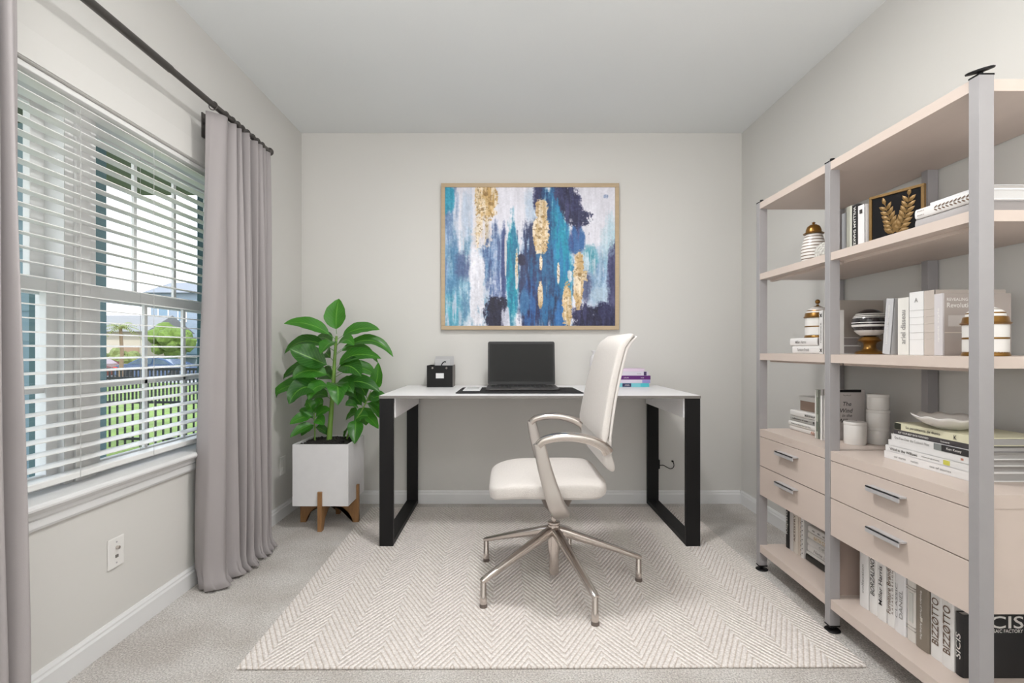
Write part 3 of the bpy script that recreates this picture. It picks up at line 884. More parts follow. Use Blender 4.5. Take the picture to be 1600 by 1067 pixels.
    for ff, cc in ((f2, (202, 168, 112)), (f1, (146, 116, 72))):
        img[:] = img * (1 - ff[..., None]) + np.array(cc, float) * ff[..., None]
    for cu_, cv_, s_ in ((.24, .05, .012), (.27, .12, .014), (.22, .16, .011), (.573, .21, .012), (.56, .3, .010), (.79, .63, .014), (.55, .36, .010)):
        blob(cu_ - s_, cu_ + s_, cv_ - s_, cv_ + s_, (140, 108, 60), .8, .4, .9, .1)
    blob(.93, .96, .05, .08, (120, 140, 180), .7, .3, 1.)
    img += ((blot - 0.5) * 14)[..., None]
    return u, v, np.clip(img, 8, 245), fine * 0.6 + streak * 0.4


uu_, vv_, img, hgt = paint_canvas()
Hn, Wn = uu_.shape
cx0, cx1, cz0, cz1 = PX0 + fw, PX1 - fw, PZ0 + fw, PZ1 - fw
co = np.stack([cx0 + uu_ * (cx1 - cx0), np.full_like(uu_, YB - 0.027) - hgt * 0.0022, cz1 - vv_ * (cz1 - cz0)], -1).reshape(-1, 3)
idx = np.arange(Hn * Wn).reshape(Hn, Wn)
quads = np.stack([idx[:-1, :-1], idx[1:, :-1], idx[1:, 1:], idx[:-1, 1:]], -1).reshape(-1, 4)
me = bpy.data.meshes.new('canvas')
me.vertices.add(len(co)); me.vertices.foreach_set('co', co.astype(np.float32).ravel())
me.loops.add(quads.size); me.loops.foreach_set('vertex_index', quads.astype(np.int32).ravel())
me.polygons.add(len(quads)); me.polygons.foreach_set('loop_start', np.arange(0, quads.size, 4, dtype=np.int32))
me.polygons.foreach_set('loop_total', np.full(len(quads), 4, dtype=np.int32))
me.update(calc_edges=True)
ca = me.color_attributes.new('paint', 'FLOAT_COLOR', 'POINT')
c01 = img.reshape(-1, 3) / 255.0
cl = np.where(c01 <= 0.04045, c01 / 12.92, ((c01 + 0.055) / 1.055) ** 2.4)
ca.data.foreach_set('color', np.concatenate([cl, np.ones((len(cl), 1))], 1).astype(np.float32).ravel())
pm_ = bpy.data.materials.new('oil_paint'); pm_.use_nodes = True
an = pm_.node_tree.nodes.new('ShaderNodeVertexColor'); an.layer_name = 'paint'
pm_.node_tree.links.new(an.outputs[0], pm_.node_tree.nodes['Principled BSDF'].inputs['Base Color'])
pm_.node_tree.nodes['Principled BSDF'].inputs['Roughness'].default_value = 0.55
me.materials.append(pm_)
cv = bpy.data.objects.new('canvas', me); C.objects.link(cv); cv.parent = pic; cv.matrix_parent_inverse = Matrix.Translation(-Vector(pic.location))
bm = NB(); box(bm, cx0, cx1, YB - 0.025, YB - 0.004, cz0, cz1); lpart(pic, 'stretcher', bm, mat('canvas_edge', (190, 190, 190), 0.8))

# ------------------------------------------------------------------ power cord on the back wall
pc = thing('power_cord', 'thin black power cord plugged in on the back wall behind the desk', 'cord', (1.05, YB, 0.25))
bm = NB()
tube(bm, spline([(1.005, YB - 0.022, 0.255), (1.033, YB - 0.018, 0.257), (1.055, YB - 0.014, 0.245), (1.085, YB - 0.012, 0.232), (1.105, YB - 0.012, 0.245), (1.106, YB - 0.010, 0.268), (1.100, YB - 0.008, 0.278)], 6), 0.0026, 8)
lpart(pc, 'cable', bm, M_black, smooth=True)
bm = NB(); box(bm, 0.985, 1.008, YB - 0.035, YB - 0.001, 0.235, 0.295); lpart(pc, 'plug', bm, M_black, bevel=0.003)
bm = NB(); tube(bm, [(1.099, YB - 0.014, 0.280), (1.099, YB - 0.001, 0.280)], 0.006, 10); lpart(pc, 'wall_clip', bm, M_black)

# ------------------------------------------------------------------ potted plant
PLX, PLY = -1.05, 3.04
pp = thing('potted_plant', 'leafy green plant in a square white planter on a wooden stand', 'potted plant', (PLX, PLY, 0))
h_ = 0.158; zb, zt_ = 0.139, 0.487; wt = 0.011
bm = NB()
o0 = [bm.verts.new((x, y_, z)) for z in (zb, zt_) for x, y_ in ((-h_, -h_), (h_, -h_), (h_, h_), (-h_, h_))]
hi = h_ - wt
i0 = [bm.verts.new((x, y_, z)) for z in (zb + 0.015, zt_) for x, y_ in ((-hi, -hi), (hi, -hi), (hi, hi), (-hi, hi))]
bm.faces.new(o0[:4]); bm.faces.new(i0[:4])
for k in range(4):
    j = (k + 1) % 4
    bm.faces.new((o0[k], o0[j], o0[4 + j], o0[4 + k])); bm.faces.new((i0[k], i0[j], i0[4 + j], i0[4 + k])); bm.faces.new((o0[4 + k], o0[4 + j], i0[4 + j], i0[4 + k]))
obj('planter_box', bm, mat('planter_white', (226, 225, 226), 0.6, var=0.02, vscale=20), pp, bevel=0.0015)
M_wood = mat('oak_stand', (150, 110, 70), 0.55, var=0.14, vscale=18, stretch=(6, 6, 1))
for k in range(4):
    M = Matrix.Rotation(k * PI / 2, 4, 'Z')
    # plan: leg board radial, from the centre to just outside the box face
    prof = [(0.0, 0.100), (0.05, 0.098), (0.085, 0.085), (0.115, 0.058), (0.132, 0.028), (0.140, 0.0), (0.172, 0.0), (0.172, 0.222), (h_ + 0.001, 0.222), (h_ + 0.001, zb - 0.001), (0.0, zb - 0.001)]
    bm = NB(); A = [bm.verts.new(M @ Vector((d, -0.0115, z))) for d, z in prof]; B = [bm.verts.new(M @ Vector((d, 0.0115, z))) for d, z in prof]
    bm.faces.new(A); bm.faces.new(B)
    for i in range(len(A)): bm.faces.new((A[i], A[(i + 1) % len(A)], B[(i + 1) % len(A)], B[i]))
    bmesh.ops.triangulate(bm, faces=[f for f in bm.faces if len(f.verts) > 4])
    obj('stand_leg', bm, M_wood, pp)
bm = NB()
rr = random.Random(3)
box(bm, -hi, hi, -hi, hi, 0.40, 0.466)
for i in range(420):
    x, y_ = rr.uniform(-hi + 0.01, hi - 0.01), rr.uniform(-hi + 0.01, hi - 0.01)
    s = rr.uniform(0.006, 0.011)
    g = bmesh.ops.create_icosphere(bm, subdivisions=1, radius=s)
    bmesh.ops.translate(bm, vec=(x, y_, 0.468 + 0.012 * (1 - (x * x + y_ * y_) / (hi * hi * 2)) + rr.uniform(0, 0.004)), verts=g['verts'])
obj('soil', bm, mat('black_pebbles', (26, 22, 20), 0.7), pp)


def leaf_mat():
    m = bpy.data.materials.new('leaf_green'); m.use_nodes = True
    n, l = m.node_tree.nodes, m.node_tree.links; b = n['Principled BSDF']
    uv = n.new('ShaderNodeUVMap'); sp = n.new('ShaderNodeSeparateXYZ'); l.new(uv.outputs[0], sp.inputs[0])

    def mth(op, a, bb=None):
        q = n.new('ShaderNodeMath'); q.operation = op
        for i, v in enumerate((a, bb)):
            if v is None: continue
            if isinstance(v, (int, float)): q.inputs[i].default_value = v
            else: l.new(v, q.inputs[i])
        return q.outputs[0]
    off = mth('ABSOLUTE', mth('SUBTRACT', sp.outputs['X'], 0.5))
    vein = mth('SINE', mth('MULTIPLY', mth('SUBTRACT', sp.outputs['Y'], mth('MULTIPLY', off, 0.55)), 70))
    vein = mth('MULTIPLY', mth('GREATER_THAN', vein, 0.93), 0.35)
    mid = mth('LESS_THAN', off, 0.022)
    fac = mth('MAXIMUM', mid, vein)
    nz = n.new('ShaderNodeTexNoise'); nz.inputs['Scale'].default_value = 9
    tcn = n.new('ShaderNodeTexCoord'); l.new(tcn.outputs['Object'], nz.inputs['Vector'])
    oi = n.new('ShaderNodeObjectInfo')
    rmp = n.new('ShaderNodeValToRGB'); l.new(mth('ADD', mth('MULTIPLY', nz.outputs['Fac'], 0.55), mth('MULTIPLY', oi.outputs['Random'], 0.45)), rmp.inputs[0])
    rmp.color_ramp.elements[0].position = 0.2; rmp.color_ramp.elements[0].color = lin((18, 70, 20))
    rmp.color_ramp.elements[1].position = 0.85; rmp.color_ramp.elements[1].color = lin((66, 140, 40))
    mx = n.new('ShaderNodeMix'); mx.data_type = 'RGBA'; l.new(fac, mx.inputs[0]); l.new(rmp.outputs[0], mx.inputs[6]); mx.inputs[7].default_value = lin((110, 168, 66))
    l.new(mx.outputs[2], b.inputs['Base Color']); b.inputs['Roughness'].default_value = 0.33
    bp = n.new('ShaderNodeBump'); bp.inputs['Strength'].default_value = 0.4; bp.inputs['Distance'].default_value = 0.002
    l.new(fac, bp.inputs['Height']); l.new(bp.outputs[0], b.inputs['Normal'])
    tr = n.new('ShaderNodeBsdfTranslucent'); tr.inputs[0].default_value = lin((110, 180, 40)); ms = n.new('ShaderNodeMixShader'); ms.inputs[0].default_value = 0.18
    l.new(b.outputs[0], ms.inputs[1]); l.new(tr.outputs[0], ms.inputs[2]); l.new(ms.outputs[0], n['Material Output'].inputs[0])
    return m


M_leaf = leaf_mat()
M_stem = mat('stem_green', (112, 150, 62), 0.5, var=0.1, vscale=20)
U = 1 / 263.0


def leaf(b, c, t, wd, roll, stalk=0.18):
    """b base, c control, t tip (local metres), wd half width, roll = turn of the blade about its rib"""
    b, c, t = Vector(b), Vector(c), Vector(t)
    N = 14; bm = NB(); uvl = bm.loops.layers.uv.new('uv'); rows = []
    cols = (-1, -0.66, -0.33, 0, 0.33, 0.66, 1)
    for i in range(N + 1):
        s = i / N
        p = b * (1 - s) ** 2 + c * 2 * s * (1 - s) + t * s * s
        p.x = max(p.x, -0.30)
        tg = ((c - b) * (1 - s) + (t - c) * s).normalized()
        up_ = Vector((0, -0.25, 1)) if abs(tg.z) < 0.9 else Vector((0, -1, 0.2))
        side = tg.cross(up_).normalized(); nrm = side.cross(tg).normalized()
        side2 = side * math.cos(roll) + nrm * math.sin(roll); nrm2 = side2.cross(tg).normalized()
        if s < stalk: wv = 0.0016
        else:
            q = (s - stalk) / (1 - stalk); wv = wd * (math.sin(PI * q ** 0.82)) ** 0.75 * (1 - 0.12 * q) + 0.0004
        wave = 0.06 * math.sin(i * 1.7)
        rows.append([bm.verts.new(p + side2 * (k * wv) + nrm2 * (abs(k) ** 1.4 * wv * (0.30 + wave * (1 if k > 0 else -1)))) for k in cols])
    for i, (r0, r1) in enumerate(zip(rows, rows[1:])):
        for j in range(6):
            f = bm.faces.new((r0[j], r0[j + 1], r1[j + 1], r1[j]))
            for lp, (a, d) in zip(f.loops, ((j, i), (j + 1, i), (j + 1, i + 1), (j, i + 1))):
                lp[uvl].uv = ((cols[a] + 1) / 2, d / N)
    o = obj('leaf', bm, M_leaf, pp, smooth=True, recalc=False, angle=180)
    return o


def LP(x, y_, d=0.0):   # plant sketch units: 1/263 m, from the foot of the stem
    return Vector(((x - 521) * U * 1.0 + 0.02, d, (689 - y_) * U + 0.478))


def stem(pts, r0, r1):
    P = spline(pts, 6); bm = NB(); n = len(P)
    tube(bm, P, [r0 + (r1 - r0) * i / (n - 1) for i in range(n)], 10)
    obj('stem', bm, M_stem, pp, smooth=True)


stem([LP(514, 692), LP(517, 650), LP(521, 600), LP(523, 560), LP(526, 525)], 0.0165, 0.007)
L = [  # base, control, tip, depth base/ctrl/tip, half width(px), roll
    ((526, 522), (524, 495), (528, 466), (0, -.01, .02), 19, 0.15),
    ((525, 531), (490, 497), (447, 506), (0, -.02, -.03), 12, 0.75),
    ((526, 531), (560, 505), (592, 515), (0, .0, .02), 12, -0.7),
    ((522, 548), (470, 515), (440, 553), (0, .03, .04), 12, 0.7),
    ((526, 534), (522, 532), (513, 553), (0, -.10, -.13), 13, 0.1),
    ((525, 552), (580, 508), (611, 558), (0, .04, .06), 11, -0.6),
    ((523, 580), (550, 540), (601, 560), (0, -.05, -.08), 13, -0.75),
    ((523, 575), (485, 555), (466, 545), (0, -.08, -.12), 20, 0.95),
    ((521, 590), (475, 555), (434, 594), (0, .02, .05), 14, 0.7),
    ((521, 592), (490, 565), (468, 590), (0, -.07, -.1), 16, 0.8),
    ((523, 578), (555, 560), (575, 586), (0, -.10, -.14), 17, -0.55),
    ((519, 612), (470, 580), (425, 621), (0, -.03, -.04), 13, 0.75),
    ((520, 615), (478, 585), (466, 628), (0, -.10, -.13), 18, 0.6),
    ((523, 600), (540, 590), (541, 629), (0, -.12, -.15), 17, 0.05),
    ((522, 610), (560, 580), (595, 612), (0, -.02, -.02), 13, -0.75),
    ((524, 555), (555, 525), (583, 568), (0, .07, .12), 11, -0.6),
    ((523, 590), (560, 560), (580, 592), (0, .08, .12), 14, -0.7),
    ((521, 600), (500, 570), (478, 600), (0, .10, .16), 14, 0.7),
    ((522, 565), (490, 540), (500, 560), (0, .10, .16), 12, 0.7),
    ((523, 540), (500, 520), (478, 530), (0, .09, .14), 12, 0.6),
    ((524, 545), (545, 520), (562, 540), (0, -.08, -.11), 11, -0.6),
    ((521, 605), (545, 585), (560, 612), (0, -.07, -.10), 13, -0.4),
    ((520, 608), (500, 590), (492, 622), (0, -.08, -.10), 13, 0.4),
    ((519, 620), (545, 600), (566, 634), (0, .06, .09), 12, -0.6),
    ((522, 585), (545, 568), (556, 600), (0, .10, .12), 13, -0.5),
    ((518, 625), (490, 605), (462, 640), (0, .08, .12), 12, 0.6)]
for bb, cc, tt, dd, wd, ro in L:
    leaf(LP(*bb, dd[0]), LP(*cc, dd[1]), LP(*tt, dd[2]), wd * U, ro, 0.16)
# right hand side shoot
stem([LP(538, 692, .02), LP(548, 668, .02), LP(565, 640, .02), LP(578, 612, .02)], 0.006, 0.003)
leaf(LP(578, 612, .02), LP(592, 600, .0), LP(591, 566, .0), 12 * U, 0.2, 0.12)
rr = random.Random(5)
for (bx_, bz_, tx_, tz_, wd, ro) in ((575, 618, 597, 640, 9, -.5), (572, 622, 552, 600, 9, .4), (570, 630, 595, 660, 9, -.4), (565, 636, 538, 620, 9, .7), (560, 645, 588, 672, 9, -.5),
                                     (558, 648, 533, 660, 10, .6), (555, 655, 560, 690, 10, .1), (550, 660, 575, 650, 9, -.7), (548, 664, 530, 690, 8, .5), (571, 628, 602, 622, 9, -.6), (566, 636, 566, 668, 10, .1),
                                     (560, 640, 545, 632, 8, .5)):
    dpt = rr.uniform(-.10, .08)
    b_ = LP(bx_, bz_, .02); t_ = LP(tx_, tz_, .02 + dpt)
    c_ = (b_ + t_) / 2 + Vector((0, 0, 0.035))
    leaf(b_, c_, t_, wd * 1.25 * U, ro, 0.12)
stem([LP(494, 692, -.02), LP(494, 670, -.02), LP(493, 645, -.02)], 0.005, 0.003)
for (bx_, bz_, tx_, tz_, wd, ro) in ((493, 648, 481, 625, 8, .5), (493, 650, 460, 660, 8, .7), (493, 655, 470, 640, 7, .6), (494, 652, 518, 640, 8, -.6), (494, 662, 464, 679, 7, .6),
                                     (494, 664, 478, 678, 7, .4), (494, 655, 512, 662, 8, -.5), (493, 648, 500, 622, 8, -.3), (494, 668, 512, 680, 7, -.5), (493, 645, 512, 628, 8, -.5)):
    dpt = rr.uniform(-.08, .06)
    b_ = LP(bx_, bz_, -.02); t_ = LP(tx_, tz_, -.02 + dpt)
    leaf(b_, (b_ + t_) / 2 + Vector((0, 0, 0.03)), t_, wd * 1.2 * U, ro, 0.12)

# ------------------------------------------------------------------ office chair
ch = thing('office_chair', 'light fabric swivel chair with polished metal arms and star base', 'chair', (0.205, 2.235, RT))
CX, CY = 0.205, 2.235


def cpart(name, bm, m, **k):
    o = obj(name, bm, m, ch, **k); o.matrix_parent_inverse = Matrix.Translation((-CX, -CY, -RT)); return o


# seat cushion: superellipse plan, waterfall at the front (-X side)
def seat_mesh(z_of, n=88, p=6.0):
    bm = NB(); rings = []
    for s, dz in z_of:
        r = []
        for i in range(n):
            t = 2 * PI * i / n
            ct, st = math.cos(t), math.sin(t)
            x = math.copysign(abs(ct) ** (2 / p), ct) * 0.238 * s; y_ = math.copysign(abs(st) ** (2 / p), st) * 0.272 * s
            fx = (x + 0.238) / 0.476           # 0 front .. 1 rear
            y_ *= 0.88 + 0.12 * min(1, fx * 1.6)
            drop = 0.026 * max(0, 1 - fx * 3.0) ** 2
            r.append(bm.verts.new((0.164 + x, 2.235 + y_, 0.4455 + dz - drop)))
        rings.append(r)
    for a, b in zip(rings, rings[1:]):
        for i in range(n): bm.faces.new((a[i], a[(i + 1) % n], b[(i + 1) % n], b[i]))
    bm.faces.new(rings[0]); bm.faces.new(rings[-1])
    return bm


cpart('seat_cushion', seat_mesh([(0.95, 0.004), (0.992, 0.006), (1.0, 0.014), (1.0, 0.036), (0.992, 0.044), (0.965, 0.0495), (0.90, 0.0535), (0.75, 0.058), (0.5, 0.061), (0.2, 0.062)]), M_fab, smooth=True, angle=60)
cpart('seat_pan', seat_mesh([(0.55, -0.014), (0.86, -0.012), (0.955, -0.004), (0.975, 0.005), (0.90, 0.0055)]), M_shell, smooth=True, angle=60)
# backrest
def back_mesh(off, thick, wscale, t0, t1, curl=True):
    bm = NB(); secs = []
    N = 16
    for i in range(N + 1):
        t = t0 + (t1 - t0) * i / N
        x = 0.368 + 0.092 * t + 0.010 * math.sin(PI * t) * -1
        z = 0.672 + 0.410 * t
        if t > 0.9 and curl: x += (t - 0.9) * 0.28
        hw = (0.308 + (0.238 - 0.308) * t) * wscale
        e = 1.0
        if t > 0.97: e = 0.985
        tang = Vector((0.225, 0, 1)).normalized(); nrm = Vector((tang.z, 0, -tang.x))
        secs.append((Vector((x, CY - 0.02 * t, z)) + nrm * off, (0, 1, 0), nrm, hw * e, thick * (0.6 if i in (0, N) else 1.0), 7))
    loft(bm, secs, 40)
    return bm


cpart('backrest_cushion', back_mesh(0.0, 0.017, 1.0, 0.0, 1.0), M_fab, smooth=True, angle=60)
cpart('backrest_shell', back_mesh(0.020, 0.008, 0.985, 0.015, 0.99), M_shell, smooth=True, angle=60)
bm = NB()
secs = []
for (x, z, hw, th, a) in ((0.396, 0.705, 0.27, 0.008, 0), (0.388, 0.672, 0.295, 0.016, 0), (0.382, 0.640, 0.29, 0.021, 0), (0.385, 0.612, 0.28, 0.025, 0), (0.394, 0.586, 0.27, 0.025, 0), (0.402, 0.566, 0.26, 0.022, 0), (0.408, 0.553, 0.25, 0.016, 0), (0.411, 0.546, 0.24, 0.007, 0)):
    secs.append(((x, CY, z), (0, 1, 0), (math.cos(a), 0, -math.sin(a)), hw, th, 6))
loft(bm, secs, 36)
cpart('lumbar_bracket', bm, M_shell, smooth=True, angle=70)
for sgn in (-1, 1):
    ya = CY + sgn * 0.302
    arm = bpy.data.objects.new('armrest', None); C.objects.link(arm); arm.parent = ch; arm.location = (0.12 - CX, ya - CY, 0.66 - RT)
    inv = Matrix.Translation(-Vector((0.12, ya, 0.66)))
    # arm bar
    P = spline([(0.118, ya, 0.660), (0.140, ya, 0.679), (0.190, ya, 0.691), (0.255, ya, 0.692), (0.320, ya - sgn * 0.004, 0.678), (0.366, ya - sgn * 0.012, 0.655), (0.384, ya - sgn * 0.018, 0.632)], 6)
    n = len(P)
    bm = NB(); tube(bm, P, [0.022 + 0.007 * math.sin(PI * i / (n - 1)) for i in range(n)], 20, side=(0, 1, 0), r2=[0.0145 + 0.008 * (i / (n - 1)) ** 2 for i in range(n)], p=3)
    o = obj('arm_bar', bm, M_chrome, arm, smooth=True, angle=60); o.matrix_parent_inverse = inv
    P = spline([(0.122, ya, 0.668), (0.136, ya, 0.60), (0.158, ya, 0.52), (0.181, ya, 0.45), (0.200, ya - sgn * 0.03, 0.405), (0.218, ya - sgn * 0.10, 0.370), (0.224, ya - sgn * 0.20, 0.350), (0.220, CY + sgn * 0.02, 0.342)], 5)
    n = len(P)
    bm = NB(); tube(bm, P, [0.023 + 0.012 * min(1, i / (n * 0.55)) for i in range(n)], 20, side=(1, 0, 0.2), r2=[0.016 + 0.004 * min(1, i / (n * 0.6)) for i in range(n)], p=3.2)
    o = obj('arm_strut', bm, mat('satin_strut', (200, 194, 189), 0.3, 0.75), arm, smooth=True, angle=60); o.matrix_parent_inverse = inv
bm = NB()
loft(bm, [((0.215, CY, 0.435), (1, 0, 0), (0, 1, 0), 0.10, 0.09, 4), ((0.215, CY, 0.40), (1, 0, 0), (0, 1, 0), 0.078, 0.075, 4), ((0.215, CY, 0.345), (1, 0, 0), (0, 1, 0), 0.055, 0.05, 3), ((0.215, CY, 0.320), (1, 0, 0), (0, 1, 0), 0.035, 0.035, 2)], 28)
cpart('mechanism', bm, mat('mechanism_grey', (150, 140, 134), 0.35, 0.6), smooth=True, angle=50)
bm = NB(); lathe(bm, [(0, 0.33), (0.0115, 0.33), (0.0115, 0.270), (0, 0.270)], (CX, CY, 0), 20); cpart('gas_lift', bm, M_chrome, smooth=True)
bm = NB(); lathe(bm, [(0, 0.046), (0.0215, 0.046), (0.0215, 0.140), (0.0265, 0.142), (0.0265, 0.225), (0.027, 0.240), (0.0275, 0.260), (0.0235, 0.262), (0.0235, 0.264), (0.0275, 0.2655), (0.0275, 0.2715), (0.025, 0.273), (0, 0.273)], (CX, CY, 0), 28)
cpart('column', bm, M_chrome, smooth=True, angle=40)
for k in range(5):
    a = math.radians(0.8 + 72 * k); d = Vector((math.cos(a), math.sin(a), 0)); c0 = Vector((CX, CY, 0))
    top = [(0.010, 0.256, .0190, .0210), (0.045, 0.246, .0205, .0200), (0.100, 0.226, .0195, .0185), (0.185, 0.196, .0175, .0160), (0.280, 0.161, .0155, .0130), (0.345, 0.136, .0142, .0115), (0.370, 0.127, .0138, .0110), (0.381, 0.120, .0120, .0075)]
    bm = NB()
    loft(bm, [(c0 + d * q + Vector((0, 0, z - hv)), (-d.y, d.x, 0), (d.x * 0.3, d.y * 0.3, 1), hw, hv, 2.8) for q, z, hw, hv in top], 18)
    lg = cpart('base_leg', bm, M_chrome, smooth=True, angle=60)
    f0 = c0 + d * 0.3715
    bm = NB(); lathe(bm, [(0, 0.118), (0.009, 0.117), (0.0122, 0.112), (0.0122, 0.064), (0.0130, 0.063), (0.0138, 0.014 + RT), (0, 0.014 + RT)], tuple(f0), 18)
    o = obj('foot_post', bm, M_chrome, lg, smooth=True, angle=40); o.matrix_parent_inverse = Matrix.Identity(4)
    bm = NB(); lathe(bm, [(0, RT), (0.0150, RT), (0.0155, RT + 0.003), (0.0150, RT + 0.013), (0, RT + 0.014)], tuple(f0), 18)
    o = obj('foot_glide', bm, mat('glide_grey', (120, 110, 104), 0.35, 0.5), lg, smooth=True, angle=40); o.matrix_parent_inverse = Matrix.Identity(4)

# ------------------------------------------------------------------ bookcase
BX0, BX1 = 1.166, 1.557
PYS = [(1.264, 1.293), (1.849, 1.878), (2.365, 2.393)]
bc = thing('bookcase', 'beige laminate open bookcase with grey metal posts and four drawers', 'bookcase', (1.36, 1.83, 0))


def bpart(name, bm, m, parent=None, **k):
    o = obj(name, bm, m, parent or bc, **k); o.matrix_parent_inverse = Matrix.Translation(-Vector(bc.location)) if parent is None else Matrix.Identity(4)
    return o


for (y0, y1) in PYS:
    for (x0, x1) in ((BX0, BX0 + 0.037), (BX1 - 0.037, BX1)):
        bm = NB(); box(bm, x0, x1, y0, y1, 0.024, 1.7015); ps = bpart('post', bm, M_post, bevel=0.0008)
        cx_, cy_ = (x0 + x1) / 2, (y0 + y1) / 2
        bm = NB(); lathe(bm, [(0, 0.0005), (0.026, 0.0005), (0.027, 0.003), (0.024, 0.006), (0.007, 0.009), (0.006, 0.020), (0, 0.020)], (cx_, cy_, 0), 24)
        box(bm, x0 - 0.001, x1 + 0.001, y0 - 0.001, y1 + 0.001, 0.0195, 0.0245)
        o = obj('levelling_foot', bm, M_black, ps, smooth=True, angle=30)
        near_front = (y0 < 1.3 and x0 < 1.3)
        bm = NB(); box(bm, x0 - 0.0006, x1 + 0.0006, y0 - 0.0006, y1 + 0.0006, 1.7005, 1.7045)
        if near_front:
            g = lathe(bm, [(0, 0.0), (0.006, 0.0), (0.006, 0.008), (0.028, 0.011), (0.029, 0.014), (0.026, 0.016), (0, 0.017)], (0, 0, 0), 28)
            vs = [v for r_ in g for v in r_]
            M = Matrix.Translation((cx_ - 0.002, cy_, 1.704)) @ Matrix.Rotation(math.radians(-14), 4, 'Y') @ Matrix.Rotation(math.radians(9), 4, 'X')
            for v in vs: v.co = M @ v.co
        else:
            g = lathe(bm, [(0, 0.0), (0.006, 0.0), (0.006, 0.006), (0.008, 0.007), (0.008, 0.012), (0, 0.013)], (cx_, cy_, 1.704), 16)
        o = obj('end_cap', bm, M_black, ps, smooth=True, angle=30)

bays = [(1.2935, 1.8485, 1.285, 1.8625), (1.8785, 2.3645, 1.8640, 2.375)]
shelves = [('top_board', 1.671, 1.7005), ('shelf', 1.344, 1.372), ('shelf', 0.974, 1.004), ('bottom_shelf', 0.086, 0.120)]
for nm, z0, z1 in shelves:
    for (a, b, fa, fb_) in bays:
        bm = NB(); box(bm, BX0 + 0.003, BX0 + 0.0375, a, b, z0, z1); box(bm, BX0 + 0.0375, BX1 - 0.0375, fa, fb_, z0, z1); box(bm, BX1 - 0.0375, BX1 - 0.002, a, b, z0, z1)
        if nm == 'shelf':   # stiffening rail under the board, set back from the lip
            box(bm, BX0 + 0.05, BX0 + 0.065, a, b, z0 - 0.010, z0)
        bpart(nm, bm, M_lam)
# cabinet with drawers
for bi, (a, b, fa, fb_) in enumerate(bays):
    bm = NB(); box(bm, BX0 + 0.003, BX0 + 0.0375, a, b, 0.6225, 0.656); box(bm, BX0 + 0.0375, BX1 - 0.0375, fa, fb_, 0.6225, 0.656); box(bm, BX1 - 0.0375, BX1 - 0.002, a, b, 0.6225, 0.656)
    bpart('cabinet_top', bm, M_lam)
    bm = NB(); box(bm, BX0 + 0.0375, BX1 - 0.0375, fa + 0.003, fb_ - (0.001 if bi == 0 else 0.02), 0.356, 0.6215)
    bpart('cabinet_body', bm, M_lam)
    for (z0, z1, hz) in ((0.4885, 0.6200, 0.585), (0.353, 0.4855, 0.4545)):
        bm = NB(); box(bm, BX0 + 0.002, BX0 + 0.0360, a + 0.001, b - 0.001, z0, z1)
        dr = bpart('drawer', bm, M_lam, bevel=0.0006)
        yc = (a + b) / 2 - (0.0 if bi else 0.006)
        bm = NB(); box(bm, 1.143, BX0 + 0.002, yc - 0.070, yc + 0.070, hz, hz + 0.005); box(bm, 1.143, 1.147, yc - 0.070, yc + 0.070, hz - 0.012, hz + 0.005)
        obj('handle', bm, M_handle, dr, bevel=0.0006)
bm = NB(); box(bm, BX0 + 0.0375, BX1 - 0.0375, 1.880, 1.892, 0.120, 0.3555)
bpart('divider_panel', bm, mat('divider_wood', (176, 158, 148), 0.5, var=0.03))
bm = NB(); box(bm, BX0 + 0.002, BX0 + 0.036, 1.8795, 2.363, 0.4855, 0.4885)
bpart('drawer_gap', bm, M_gap)

EPS = 0.0006
